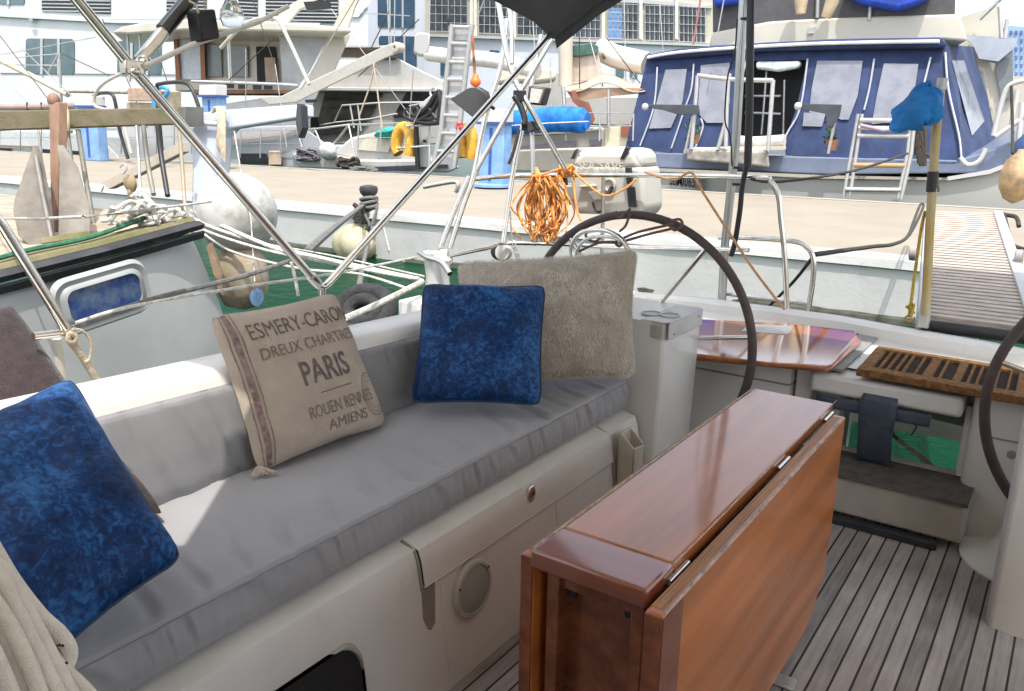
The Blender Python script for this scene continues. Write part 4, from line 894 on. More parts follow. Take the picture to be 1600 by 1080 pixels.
m = MB(); T(m, [L0-upn*.02-fwd*.02, R0-upn*.02-fwd*.02], .028, 12); m.obox(L0+V((0,-.03,-.03)),(.04,.04,.05)); m.build('hinge_bar', black, pas, smooth=True)
m = MB(); T(m, [pq(.64,.02)-upn*.01, pq(.68,.9)-upn*.01], .006, 6); T(m, [pq(.62,.28)-upn*.02, pq(.68,.88)-upn*.02], .008, 6); m.build('centre_batten', greyw, pas)
m = MB(); T(m, [pq(.4,.0)-upn*.03, V((pq(.4,.0).x, 4.12,.60))], .018, 10); m.lathe(V((pq(.4,0).x,4.12,.578)), Z_, [(.05,0),(.05,.03),(.03,.05)], 16); m.build('pivot', dullst, pas, smooth=True)
m = MB(); c = V((pq(.4,0).x,4.02,.562)); m.obox(c,(.13,.09,.02)); m.build('pivot_block', varn, pas, bevel=.004)
sta = thing('gangway_pole', 'tall yellowed grey gangway stanchion with black grip beside the wooden slats', 'pole', tuple(L0))
m = MB(); pb_ = atY(1444,495,4.03); 
q = [atY(1446,492,4.03), atY(1453,350,4.03), atY(1463,200,4.03), atY(1470,132,4.03)]
m.tube(q, .019, 12); m.build('pole', mat('yellowed_pole', (.46,.41,.27), .45, .2, col2=(.42,.30,.10), vs=7, stretch=(1,1,.5)), sta, smooth=True)
m = MB(); m.tube([atY(1455,300,4.03), atY(1458,268,4.03)], .022, 12); m.build('grip', black, sta, smooth=True)
m = MB(); m.prism([atY(x,y,4.02) for x,y in ((1432,512),(1450,514),(1452,452),(1441,450))], (0,.06,0)); m.build('foot_bracket', MATS['rail_grey'], sta, bevel=.004)
m = MB(); m.tube([atY(1470,140,4.03), atY(1473,122,4.03)], .021, 12); m.build('cap', alu, sta, smooth=True)
rope('rope', [atY(1421,492,3.98), atY(1424,470,3.98), atY(1432,410,4.0), atY(1440,355,4.03), atY(1446,330,4.05)], .007, yellow_rope, 'yellow cord tied down the side of the gangway pole', smooth=4)
m = MB(); 
for k in range(5): T(m, [atY(1416+k*3,480+k*2,3.97), atY(1428-k,476+k*4,3.95), atY(1420+k,495,3.98)], .006, smooth=4)
T(m, [atY(1421,492,3.98), atY(1414,497,3.98), atY(1421,502,3.98), atY(1430,496,3.98)], .004, smooth=4); m.build('yellow_knot', yellow_rope, None, smooth=True, thing_=('yellow knot at the foot of the gangway pole', 'knot'))
for (x, y) in ((1427,396),(1592,402)):
    m = MB(); m.lathe(atY(x, y, 5.2), (1,0,0), [(.03,-.02),(.042,-.015),(.042,.015),(.03,.02)], 18); m.build('wheel', mat('roller_grey', (.30,.28,.28), .6), pas, smooth=True)
# blue bag over the pole top
def blob(f, n=40, mth=26): m = MB(); m.grid(f, n, mth, closeu=True); return m
bc = atY(1448,163,3.95)
def bagf(u, v):
    a = 2*math.pi*u; th = math.pi*v; r = .068*(1+.25*noise.noise(V((math.cos(a)*1.6, math.sin(a)*1.6, v*3)))); 
    p = V((math.cos(a)*math.sin(th)*r*1.0, math.sin(a)*math.sin(th)*r*.7, math.cos(th)*r*1.15)); p.x -= max(0, -p.x)*.55; p.z -= max(0, -p.x-.03)*.7
    k_ = noise.noise(V((math.cos(a)*3, math.sin(a)*3, v*5+1))); p *= 1+.22*k_-.18*abs(noise.noise(V((math.cos(a)*6, math.sin(a)*6, v*9))))
    if p.x < 0 and p.z < 0: p.x -= .03*min(1, -p.x/.05); p.z -= .02
    return bc+p
m = blob(bagf); o = m.build('blue_bag', blueb, None, smooth=True); tag(o, 'bright blue cloth bag wrapped over the top of the gangway pole', 'bag')
# lines on our own rail
rope('white_lifeline', [atY(-30,338,3.0), atX(60,342,-2.2), atX(250,325,-2.3), atX(330,315,-2.35)], .004, white_rope, 'thin white guard line running past the anchor', smooth=4)
rope('dark_mooring_rope', [atX(112,513,-2.2), atX(230,470,-2.25), atX(380,432,-2.3), atX(470,402,-2.35)], .0085, grey_rope, 'dark grey rope crossing in front of the neighbour porthole', smooth=3)
rope('white_lifeline', [atX(118,505,-2.15), atX(210,478,-2.15), atX(395,446,-2.2), atX(520,428,-2.2), atD(650,402,4.0)], .005, white_rope, 'white guard line running from the stanchion to the winch', smooth=4)
for k, pl in enumerate(([(290,335,4.8),(330,355,4.7),(400,378,4.6),(480,398,4.5),(580,420,4.4),(655,436,4.1)], [(285,345,4.8),(340,368,4.6),(420,392,4.5),(520,412,4.4),(660,438,4.1)], [(300,330,4.8),(345,352,4.7),(430,388,4.5),(500,403,4.4),(600,428,4.3)])):
    rope('mooring_rope', [atD(x,y,d) for x,y,d in pl], (.010,.008,.012)[k], white_rope, ('upper','lower','thickest')[k]+' of three white mooring ropes from the neighbour boat to the winch', group='white mooring ropes')
for k, pl in enumerate(([(430,384,5.5),(520,400,5.2),(600,418,4.8),(662,432,4.2)], [(300,350,4.8),(360,392,4.6),(470,420,4.4),(560,428,4.3),(640,452,4.1)])):
    rope('crossed_rope', [atD(x,y,d) for x,y,d in pl], (.006,.007)[k], white_rope, ('thin white rope lying between the three mooring ropes','slack white rope sagging lowest below the three mooring ropes')[k])
rope('white_strap', [atD(540,497,3.3), atD(590,475,3.5), atD(660,440,3.9)], .013, white_rope, 'broad pale strap above the grey tyre fender', smooth=3)
rope('hanging_line', [atX(455,410,-2.3), atX(460,430,-2.3), atX(466,462,-2.3)], .006, white_rope, 'short white line dangling behind the bimini foot', smooth=3)
m = MB(); T(m, [atX(398,455,-2.2), atX(396,466,-2.2), atX(401,474,-2.2), atX(407,466,-2.2), atX(404,455,-2.2), atX(399,470,-2.2)], .011, smooth=4); m.build('blue_knot', pedb, None, smooth=True, thing_=('blue and white knot on the guard line above the Paris pillow', 'knot'))
# tyre fender in the water beside us
m = MB(); c = atD(568,486,4.2)
for r_, rr2 in ((.145,.042),(.085,.038)): m.tube([c+V((math.cos(a)*r_*1.15, math.sin(a)*r_*.5, math.sin(a)*r_*.62)) for a in [2*math.pi*i/32 for i in range(32)]], rr2, 12, closed=True)
m.build('rope_fender', mat('fender_grey', (.03,.03,.032), .9, var=.4, vs=30, bump=.6, bs=60), None, smooth=True, thing_=('coiled dark grey rope fender beside the hull behind the Paris pillow', 'fender'))
# ================================================================ neighbour boat on the left
nb = thing('neighbour_boat', 'white wooden decked boat with blue porthole moored close on the left', 'boat', (-4.6, 1.6, 0))
def gun(u):      # gunwale line
    px = [(-330,520),(-160,470),(0,430),(160,391),(313,349)]; k = u*4; i = min(int(k),3); t = k-i
    x = px[i][0]*(1-t)+px[i+1][0]*t; y = px[i][1]*(1-t)+px[i+1][1]*t
    return atX(x, y, -3.50-.30*u)
def hull(u, v):
    g = gun(u); z = g.z-.055-v*(g.z+.65); p = V((g.x, g.y, z))
    bul = math.sin(min(1, v*1.3)*math.pi*.6); p.x += .05*bul; 
    if u > .8: p.y += (u-.8)/.2*(.26*math.sin(min(1, v*1.5)*math.pi/2)-.10*max(0,v-.6)); p.x -= ((u-.8)/.2)**3*(.10+.10*v)
    return p
m = MB(); m.grid(hull, 60, 30)
m.grid(lambda u, v: hull(1, v)*(1)+V((-u*2.2, -.25*u*u*0+.12*math.sin(u*math.pi), 0)), 14, 30)
m.build('hull', mat('neighbour_hull', (.40,.415,.405), .35, var=.10, vs=2), nb, smooth=True)
m = MB(); m.loft([[gun(i/20)+V((.02,0,-.075)), gun(i/20)+V((.035,0,-.04)), gun(i/20)+V((.02,0,-.035))] for i in range(21)]); m.loft([[gun(i/20)+V((.02,0,-.028)), gun(i/20)+V((.04,0,0)), gun(i/20)+V((.0,0,.012)), gun(i/20)+V((-.05,0,.01))] for i in range(21)], caps=False)
m.build('rubbing_strake', mat('strake_black', (.03,.03,.033), .6, var=.5, vs=8), nb, smooth=True)
m = MB(); m.loft([[gun(i/20)+V((-.045,0,.012)), gun(i/20)+V((-.06,0,.03)), gun(i/20)+V((-.16,0,.03))] for i in range(21)], caps=False)
m.build('toe_board', mossw, nb, smooth=True)
m = MB(); m.loft([[gun(i/20)+V((-.03,0,0)), gun(i/20)+V((-2.6,.12,.0))] for i in range(21)], caps=False); m.build('deck', mat('old_deck', (.38,.30,.22), .9, var=.45, vs=3, stretch=(1,8,1), bump=.3), nb)
m = MB(); m.box(-7,-4.2,2.62,2.66,.60,.93); m.build('transom', whitep, nb)
# porthole
pc = atX(150, 461, -3.55); pr_ = atX(222,432,-3.57)-atX(98,470,-3.55); uu = pr_.normalized(); vv = (atX(100,492,-3.55)-atX(98,462,-3.55)); vv = (vv-uu*vv.dot(uu)).normalized()*-1
pc = pc+V((.075,0,0))
def ring(wd, h, r, o): return [q+V((o,0,0)) for q in rrect(pc, uu, vv, wd, h, r, 6)]
W, H_ = .345, .145
m = MB(); m.loft([r+[r[0]] for r in (ring(W+.12,H_+.11,.08,-.02), ring(W+.09,H_+.08,.07,.003), ring(W+.05,H_+.04,.06,-.006), ring(W+.035,H_+.03,.055,.006), ring(W,H_,.045,.012), ring(W,H_,.045,-.004))], caps=False)
ph = m.build('porthole_frame', mat('porthole_white', (.29,.305,.295), .4), nb, smooth=True)
m = MB(); m.b.faces.new([m.b.verts.new(q) for q in ring(W,H_,.045,.002)]); m.build('pane', portg, ph)
# rope heap on its deck
m = MB(); rr_ = random.Random(11)
for k in range(11):
    x0, y0 = rr_.uniform(150,250), rr_.uniform(330,358); q = []
    for j in range(7): q.append(atX(x0+j*rr_.uniform(6,15)+rr_.uniform(-6,6), y0-j*rr_.uniform(1,5)+rr_.uniform(-8,6), -3.88+rr_.uniform(-.1,.05)))
    m.tube(q, rr_.uniform(.007,.012), 7, smooth=4)
o = m.build('rope_heap', white_rope, None, smooth=True); tag(o, 'tangled heap of pale mooring rope on the deck edge of the neighbour boat', 'rope')
rope('green_hose', [gun(.1)+V((-.09,0,.05)), gun(.5)+V((-.09,0,.05)), gun(.62)+V((-.12,0,.05)), gun(.75)+V((-.10,0,.05)), gun(.9)+V((-.13,0,.07))], .012, green_rope, 'green hose lying along the mossy toe board', 'hose')
# anchor
galv2 = mat('anchor_galv', (.20,.185,.155), .75, .1, col2=(.12,.105,.085), vs=6, bump=.3, bs=25)
an = thing('anchor', 'large galvanised fluke anchor stowed upright against a brown post', 'anchor', tuple(atD(80,380,4.0)))
def fl_(pl, d0, th): return [atD(x, y, d0+(y-230)*-.0012) for x, y in pl]
m = MB(); m.prism(fl_([(52,227),(22,312),(20,330),(28,368),(44,383),(80,384),(74,320),(60,250)], 4.2, 0), (-.01,.03,0)); m.build('fluke', galv2, an, bevel=.004)
m = MB(); m.prism(fl_([(89,226),(92,250),(90,384),(125,378),(131,362),(130,322),(112,262)], 4.25, 0), (.01,.03,0)); m.build('fluke', galv2, an, bevel=.004)
m = MB(); m.prism(fl_([(62,372),(126,362),(127,372),(62,382)], 4.1, 0), (0,.05,0)); m.build('crown', mossw, an, bevel=.006)
m = MB(); T(m, [atD(56,245,4.15), atD(66,300,4.1), atD(82,378,4.0)], .012); T(m, [atD(60,205,4.3), atD(66,260,4.2), atD(72,300,4.2)], .006, smooth=3); m.build('stock', galv, an, smooth=True)
m = MB(); m.prism([atD(x,y,4.3) for x,y in ((76,160),(91,160),(90,280),(88,372),(80,372),(78,280))], (0,.05,0)); m.ball(atD(84,157,4.32), .032, (1,1,1.2), 14); o = m.build('brown_post', mat('brown_post_wood', (.25,.15,.10), .8, var=.35, vs=3, stretch=(6,6,.7), bump=.3), None, bevel=.005); tag(o, 'brown wooden post with rounded head behind the weathered beam', 'post')
bmx = thing('weathered_beam', 'long weathered grey green wooden beam lying across the neighbour boat gallows', 'beam', tuple(atD(140,188,4.6)))
m = MB(); a0, a1, c0_, c1 = atD(-60,174,4.4), atD(288,168,4.75), atD(-60,206,4.4), atD(288,194,4.75)
m.prism([a0, a1, c1, c0_], (0,.10,.0)); m.build('timber', mat('beam_wood', (.145,.112,.078), .9, col2=(.085,.082,.035), vs=2.2, stretch=(.7,6,6), bump=.4, bs=20), bmx, bevel=.008)
m = MB(); T(m, [atD(103,166,4.5), atD(106,180,4.48), atD(107,203,4.48), atD(112,206,4.6)], .008, smooth=3); T(m, [atD(99,168,4.5), atD(103,178,4.48), atD(105,185,4.48)], .010, smooth=3); m.build('lashing', mat('lash_cord', (.40,.36,.20), .9), bmx, smooth=True)
m = MB(); m.prism([atD(x,y,4.74) for x,y in ((270,168),(290,167),(290,197),(272,198))], (0,.12,0)); m.build('end_block', mat('end_block_grey', (.10,.10,.09), .8, var=.4), bmx)
for k, (pl, r, mt2, lab) in enumerate((([(106,205),(113,262),(120,320),(132,365)], .010, galv, 'thin'), ([(122,203),(131,262),(141,320),(150,371)], .0135, galv, 'thick'), ([(213,196),(217,250),(219,308)], .008, dullst, 'slim'), ([(224,196),(230,250),(240,304)], .013, galv, 'bent'), ([(246,194),(252,245),(262,306)], .014, black, 'black'), ([(278,180),(284,250),(290,335)], .010, mat('rusty_tube', (.35,.27,.19), .6, .3), 'brownish'))):
    m = MB(); T(m, [atD(x,y,4.6-.1*(y>300)) for x,y in pl], r, smooth=3); o = m.build('stanchion', mt2, None, smooth=True); tag(o, lab+' upright stanchion tube standing under the weathered beam', 'stanchion', 'stanchions under the weathered beam')
dv = thing('davit', 'white painted boat davit arm with rope coil hung from its corner', 'davit', tuple(atD(330,330,4.9)))
m = MB(); m.prism([atD(x,y,4.9) for x,y in ((298,178),(345,172),(468,163),(469,184),(352,202),(340,215),(334,280),(316,330),(298,332),(300,260))], (.02,.10,0)); m.build('arm', mat('davit_paint', (.38,.42,.48), .35, var=.08), dv, bevel=.012)
m = MB(); T(m, [atD(312,192,4.86), atD(340,194,4.86)], .015); m.build('pin', whitep, dv, smooth=True)
m = MB()
for k in range(8): T(m, [atD(331+k*2.2,172+abs(k-4),4.86), atD(338+k*1.8,168,4.84), atD(342+k*1.3,190,4.82), atD(340+k*1.6,225+k*4,4.84), atD(346+k,238-k,4.86)], .0085, smooth=3)
m.build('rope_coil', beige_rope, dv, smooth=True)
m = MB(); m.prism([atD(x,y,4.8) for x,y in ((464,162),(470,166),(472,200),(466,216),(462,190))], (0,.05,0)); m.build('tackle', black, dv)
fp_ = thing('folding_plank', 'grey drilled plank with pulley leaning up from the neighbour deck', 'plank', tuple(atD(165,290,5)))
m = MB(); m.prism([atD(x,y,5.0) for x,y in ((158,285),(282,222),(285,238),(170,296))], (0,.05,0)); m.build('board', mat('plank_grey', (.38,.34,.28), .8, var=.2), fp_, bevel=.004)
m = MB(); m.lathe(atD(202,287,5.0), (0,-1,0), [(.05,-.02),(.055,0),(.03,.02)], 16); T(m, [atD(203,290,5), atD(203,310,5)], .015); m.build('pulley', mat('pulley_tan', (.36,.28,.16), .7), fp_, smooth=True)
m = MB(); T(m, [atD(162,290,4.95), atD(158,300,4.95)], .006); T(m, [atD(187,262,4.95), atD(194,256,4.95), atD(198,264,4.95), atD(192,272,4.95)], .005, smooth=3); m.build('shackle', dullst, fp_, smooth=True)
# fenders
fd = thing('ball_fender', 'large grimy white ball fender hanging beside the davit', 'fender', tuple(atD(370,385,4.9)))
m = MB(); m.ball(atD(370,334,4.9), .235, (1,1,1.02), 32); m.build('ball', fend, fd, smooth=True)
m = MB(); T(m, [atD(366,205,4.6), atD(380,290,4.6), atD(392,340,4.62), atD(398,440,4.6)], .004); m.build('lanyard', white_rope, fd, smooth=True)
f2 = thing('stained_fender', 'brown stained pear fender hanging below the white ball fender', 'fender', tuple(atD(378,480,4.9)))
m = MB(); m.lathe(atD(378,432,4.95), (0.05,0,1), [(.02,-.20),(.11,-.17),(.15,-.08),(.155,0),(.145,.10),(.10,.17),(.02,.20)], 28); m.build('body', mat('brown_stain', (.42,.36,.27), .7, col2=(.20,.15,.09), vs=4, bump=.4, bs=30), f2, smooth=True)
m = MB(); m.prism([atD(x,y,4.5) for x,y in ((322,385),(328,380),(346,430),(349,462),(340,452))], (-.02,.03,0)); m.build('strake_end', mat('rust_wood', (.24,.17,.11), .9, var=.4), nb)

# ================================================================ on the quay
bo = thing('bollard', 'black iron mooring bollard with mushroom head on the quay edge', 'bollard', tuple(atY(577,333,9.4)))
c = atY(577,333,9.35); s_ = (atY(577,290,9.35).z-c.z)
m = MB(); m.lathe(c, Z_, [(.13,-.05),(.13,.0),(.10,.03),(.085,s_*.45),(.09,s_*.62),(.13,s_*.72),(.145,s_*.85),(.13,s_*.97),(.05,s_*1.02),(0,s_*1.02)], 28); m.build('post', bolm, bo, smooth=True)
m = MB()
for k in range(3): m.tube([c+V((math.cos(a)*.125, math.sin(a)*.12, .12+.05*k+.03*math.sin(a+k))) for a in [2*math.pi*i/24 for i in range(24)]], .028, 8, closed=True)
m.build('rope_turns', grey_rope, bo, smooth=True)
for k, (pl, lab) in enumerate((([(566,322,9.2),(520,358,7),(478,396,5.5)], 'left'), ([(570,335,9.15),(575,345,9.1),(577,352,9.1),(576,375,9.1),(566,420,7.5),(560,460,5.0)], 'middle'), ([(590,318,9.2),(584,345,9.1),(580,352,9.1)], 'short right'))):
    rope('bollard_rope', [atD(x, y, (d if d < 9 else 12.6)) for x, y, d in pl], .022 if k else .030, grey_rope, lab+' dark mooring rope knotted round the iron bollard', group='ropes on the bollard', smooth=4)
m = MB(); 
for k in range(5): m.tube([c+V((rr_.uniform(-.14,.14)-.05, -.15, .02+rr_.uniform(-.18,.12))) for _ in range(5)], .03, 7, smooth=4)
m.build('rope_knot', dark_rope, bo, smooth=True)
def bagfender(u, v):
    a = 2*math.pi*u; t = math.pi*v; p = V((math.cos(a)*math.sin(t)*.42, math.sin(a)*math.sin(t)*.25, math.cos(t)*.28))
    return cf+p*(1+.16*noise.noise(V((math.cos(a)*2, math.sin(a)*2+v*2, 3))))+V((0,0,.05*abs(math.cos(a*1.5))*(1-v)))
cf = atY(553,385,9.2)
cfr = thing('canvas_fender', 'cream sack like fender hanging against the quay wall below the bollard', 'fender', tuple(cf))
m = blob(bagfender); m.build('sack', fendt, cfr, smooth=True)
m = MB(); T(m, [atY(543,352,9.3), atY(548,335,9.4), atY(549,325,9.4)], .02); T(m, [atY(570,358,9.2), atY(572,345,9.3)], .02); m.build('lanyard', beige_rope, cfr, smooth=True)
rope('wall_light_streak', [atY(592,335,9.3), atY(600,358,9.3), atY(608,392,9.3)], .015, white_rope, 'bright streak of light on the quay wall right of the bollard, built as cord')  # light stripe on the wall, modelled as a thin white tube
rope('dark_quay_rope', sag(atY(1272,398,4.3), atY(1390,382,6.6), .0, 5)[:-1]+[atY(1395,382,6.6), atY(1418,370,7.5), atY(1428,345,9), atY(1438,320,10.4), atY(1443,322,10.4), atY(1432,348,9), atY(1420,368,7.6)], .014, dark_rope, 'dark green mooring rope running from the outer hoop towards the quay', smooth=4)
rope('dark_stern_rope', [atY(1270,402,4.3), atY(1240,440,4.6), atY(1200,480,5.2)], .009, dark_rope, 'dark rope slanting down from the outer hoop behind the stern')
rope('quay_rope_loop', [atY(1560,334,9.9), atY(1572,336,9.9), atY(1588,340,9.8), atY(1592,354,9.7)], .022, dark_rope, 'short dark rope end lying on the quay right of the gangway')
rope('quay_rope_tail', [atY(1570,338,9.9), atY(1576,365,9.2), atY(1580,382,8.8), atY(1610,392,8.6)], .018, dark_rope, 'dark rope tail hanging over the quay edge right of the gangway')
# blue service pedestals at the far edge of the quay
def pedestal(x0, x1, y0, y1, Y, lab, base=True):
    t = thing('service_pedestal', lab, 'service pedestal', tuple(atY((x0+x1)/2, y1, Y)), 'blue service pedestals')
    w0 = atY(x0,y1,Y).x; w1 = atY(x1,y1,Y).x; z0 = atY(x0,y1,Y).z; z1 = atY(x0,y0,Y).z
    m = MB(); m.prism([(w0,Y,z0),(w1,Y,z0),(w1-.02,Y+.05,z1),(w0+.02,Y+.05,z1)], (0,.3,0)); m.build('column', pedb, t, bevel=.02)
    m = MB(); m.prism([(w0-.02,Y-.02,z1+.01),(w1+.02,Y-.02,z1+.01),(w1-.0,Y+.02,z1+.28),(w0+.0,Y+.02,z1+.28)], (0,.36,0)); m.build('head', whitep, t, bevel=.02)
    m = MB(); m.box(w0-.03,w1+.03,Y-.03,Y+.38,z1-.03,z1+.012); m.build('collar', mat('pedestal_dark', (.03,.08,.3), .5), t)
    m = MB(); m.prism([(w0+(w1-w0)*.42,Y-.012,z0+.1),(w0+(w1-w0)*.52,Y-.012,z0+.1),(w0+(w1-w0)*.52,Y+.03,z1-.1),(w0+(w1-w0)*.42,Y+.03,z1-.1)], (0,.02,0)); m.build('slot', MATS['pedestal_dark'], t)
    if base: m = MB(); m.lathe(((w0+w1)/2, Y+.1, z0-.02), Z_, [(.42,0),(.42,.05),(.38,.06)], 20); m.build('foot', MATS['pedestal_blue'], t, smooth=True)
    return t
pedestal(747,785,192,289,14.2,'blue service pedestal standing behind the steel arch tubes')
pedestal(127,156,166,250,14.0,'leftmost blue service pedestal behind the weathered beam', False)
pedestal(318,343,150,232,14.0,'blue service pedestal behind the white davit', False)
def hoop(pl, Y, r, mt2, lab):
    m = MB(); T(m, [atY(x,y,Y) for x,y in pl], r, smooth=5); o = m.build('hose_hoop', mt2, None, smooth=True); tag(o, lab, 'hoop', 'tube hoops on the quay')
hoop([(152,250),(146,190),(144,160),(150,148),(172,146),(180,160),(186,200),(200,248)], 14.3, .05, black, 'black tube hoop behind the left part of the beam')
hoop([(256,270),(250,200),(245,140),(252,131),(285,129),(300,140),(312,172)], 13.6, .05, black, 'black tube hoop rising over the right end of the beam')
hoop([(200,110),(165,128),(150,145),(148,165),(165,172),(190,190),(205,240)], 13.8, .045, mat('grey_tube', (.45,.42,.36), .5), 'grey bent tube hoop crossing behind the bimini frame')
hoop([(345,75),(380,40),(410,28),(432,30),(446,52),(483,132)], 15, .05, MATS['grey_tube'], 'tall grey curved tube rising in front of the flybridge boat')
for k,(a_,b_2,lab) in enumerate((((200,137,252,158),tan,'upper tan crate'),((198,160,250,172),tan,'lower tan crate'),((252,142,283,170),greyw,'grey wooden crate'))):
    x0,y0,x1,y1 = a_; m = MB(); slab(m, [(x0,y0),(x1,y0+1),(x1,y1),(x0,y1)], 14.5+.1*k, .6); o = m.build('crate', mat('crate_%d'%k, ((.42,.31,.23),(.40,.30,.22),(.28,.25,.18))[k], .8, var=.3), None, bevel=.02); tag(o, lab+' stacked above the weathered beam', 'crate', 'crates behind the beam')
rope('cyan_rope', [atY(242,170,14.2), atY(240,150,14.2), atY(248,138,14.2), atY(258,138,14.2), atY(262,145,14.2), atY(246,165,14.1)], .05, mat('cyan_rope', (.02,.25,.5), .7), 'bright blue rope loop hung on the crates')
# ================================================================ beyond the quay
def part(root, name, mt2, px, Y, d, bev=0, label=None):
    m = MB(); slab(m, px, Y, d); return m.build(name, mt2, root, bevel=bev, label=label)
def tubeY(root, name, mt2, px, Y, r, smooth=0, label=None):
    m = MB(); T(m, [atY(p[0], p[1], p[2] if len(p) > 2 else Y) for p in px], r, 8, smooth); return m.build(name, mt2, root, smooth=True, label=label)
def rp(x0, y0, x1, y1, r=3, dy=0):    # rounded rectangle in photo pixels, dy = fall towards the right
    o = []
    for cx_, cy_, a0 in ((x1-r, y1-r, 0), (x0+r, y1-r, 90), (x0+r, y0+r, 180), (x1-r, y0+r, 270)):
        for k in range(4): a = R(a0+30*k); o.append((cx_+math.cos(a)*r, cy_+math.sin(a)*r+dy*(cx_-x0)/max(1,(x1-x0))))
    return o
louv = mat('louvre', (.035,.04,.045), .5, var=.2)
# ---- ferry, far left
Yf = 48
fy = thing('ferry', 'huge white ferry superstructure filling the top left background', 'ferry', tuple(atY(250,230,Yf)))
part(fy, 'lower_wall', ferryw, [(-300,-10),(575,12),(575,232),(-300,222)], Yf, 12)
part(fy, 'upper_wall', ferryw, [(-300,-150),(700,-150),(560,27),(430,28),(180,30),(-300,14)], Yf-.12, 10)
part(fy, 'deck_ledge', mat('ledge_white', (.62,.63,.64), .5), [(-300,7),(0,20),(180,31),(500,36),(500,40),(180,36),(0,26),(-300,14)], Yf-.3, .6)
part(fy, 'belt_line', mat('belt_grey', (.12,.13,.14), .6), [(-300,112),(0,114),(560,119),(560,120.5),(0,115.5),(-300,113.5)], Yf-.06, .05)
part(fy, 'belt_line', mat('belt_grey2', (.42,.44,.45), .6), [(-300,196),(560,203),(560,204.5),(-300,197.5)], Yf-.06, .05)
def win(x0, y0, x1, y1, n, Y, gm, root, r=4, dy=1, gap=3):
    wd = (x1-x0-gap*(n-1))/n
    fr_ = part(root, 'window', gm, rp(x0, y0, x1, y1, r, dy), Y-.08, .1)
    for k in range(1, n):
        xx = x0+k*wd+(k-.5)*gap; 
        m = MB(); slab(m, [(xx-gap/2, y0-1+dy*(xx-x0)/(x1-x0)), (xx+gap/2, y0-1+dy*(xx-x0)/(x1-x0)), (xx+gap/2, y1+1+dy*(xx-x0)/(x1-x0)), (xx-gap/2, y1+1+dy*(xx-x0)/(x1-x0))], Y-.14, .08); m.build('mullion', whitep, fr_)
    return fr_
win(40,60,116,115,3,Yf,tealgl,fy,5,1,4); win(183,64,252,116,3,Yf,tealgl,fy,5,1,4); win(-90,58,-20,112,3,Yf,tealgl,fy,5,1,4)
win(-40,-30,38,6,3,Yf-.12,tealgl,fy,4,1,4)
for x0, y0, x1, y1 in ((65,-30,172,20),(260,-30,322,27),(372,-30,402,29),(415,-40,528,34)):
    f_ = part(fy, 'louvred_opening', louv, [(x0,y0),(x1,y0),(x1,y1+2),(x0,y1-3)], Yf-.2, .1)
    m = MB()
    for k in range(9):
        yy = y1-4-k*5.6; slab(m, [(x0,yy),(x1,yy+1.5),(x1,yy+3.3),(x0,yy+1.8)], Yf-.27, .06)
    m.build('slats', whitep, f_)
part(fy, 'ramp_lamp', dullst, [(44,28),(52,28),(50,33),(46,33)], Yf-.5, .3)
# ---- cruise ship / terminal, centre
Ys = 60
cs_ = thing('cruise_ship', 'pale blue white cruise ship with dark rounded windows behind the masts', 'ship', tuple(atY(650,200,Ys)))
part(cs_, 'hull_wall', shipw, [(520,-150),(700,-150),(700,230),(520,230)], Ys, 10)
part(cs_, 'side_wall', shipw, [(664,58),(1180,72),(1180,230),(664,230)], Ys-.7, 10)
win(590,-30,648,42,3,Ys,shipgl,cs_,4,1,3); win(592,56,651,104,3,Ys,shipgl,cs_,4,1,3)
win(495,17,560,54,3,Ys,shipgl,cs_,4,1,3); win(535,53,563,96,2,Ys,shipgl,cs_,4,1,3)
win(688,76,702,118,1,Ys-.7,shipgl,cs_,2); win(765,78,780,92,1,Ys-.7,shipgl,cs_,2); win(962,100,975,120,1,Ys-.7,tealgl,cs_,2); win(984,104,996,120,2,Ys-.7,tealgl,cs_,2)
tm = thing('terminal_building', 'cream terminal building with a row of white barred windows above the ship rail', 'building', tuple(atY(900,60,Ys)))
part(tm, 'wall', mat('terminal_wall', (.52,.49,.41), .6, var=.06), [(664,-150),(1200,-150),(1112,68),(1000,66),(664,53)], Ys-.3, 9)
part(tm, 'cornice', whitep, [(664,-14),(1000,-1),(1112,8),(1112,13),(1000,5),(664,-9)], Ys-.45, .6)
for x0, x1 in ((671,730),(748,800),(808,868),(891,938),(950,997),(1008,1053),(1062,1102)):
    f0 = (x0-664)*.034; y0, y1 = -6+f0*1.2, 48+f0*1.25
    wn_ = part(tm, 'window', mat('barred_glass', (.07,.085,.10), .2, var=.4, vs=1), [(x0,y0),(x1,y0+1.6),(x1,y1+1.8),(x0,y1)], Ys-.4, .15)
    m = MB(); nx = 6
    for k in range(nx+1):
        xx = x0+(x1-x0)*k/nx; slab(m, [(xx-.45,y0),(xx+.45,y0),(xx+.45,y1+1.5),(xx-.45,y1+1.5)], Ys-.55, .1)
    for k in range(5):
        yy = y0+(y1-y0)*k/4; slab(m, [(x0,yy-.3),(x1,yy+1.3),(x1,yy+2.1),(x0,yy+.5)], Ys-.62, .05)
    m.build('window_bars', whitep, wn_)
for x0 in (736,742,803,880,942,1001,1057): part(tm, 'pilaster', mat('pilaster_cream', (.72,.69,.60), .6), [(x0-2,-12),(x0+3,-12),(x0+3,62),(x0-2,60)], Ys-.55, .3)
part(tm, 'blue_curtain', pedb, [(950,12),(972,13),(972,62),(950,61)], Ys-.46, .04)
part(tm, 'ship_rail', whitep, [(664,53),(1120,69),(1120,73),(664,57)], Ys-1.0, .6)
m = MB(); m.loft([[(x, qn(x)+.012, ZW-.1), (x, qn(x)+.010, ZW+.05+.03*noise.noise(V((x*2.1,0,0)))), (x, qn(x)+.02, ZW+.09+.05*noise.noise(V((x*3.3,1,0))))] for x in [-60+.25*i for i in range(433)]], caps=False)
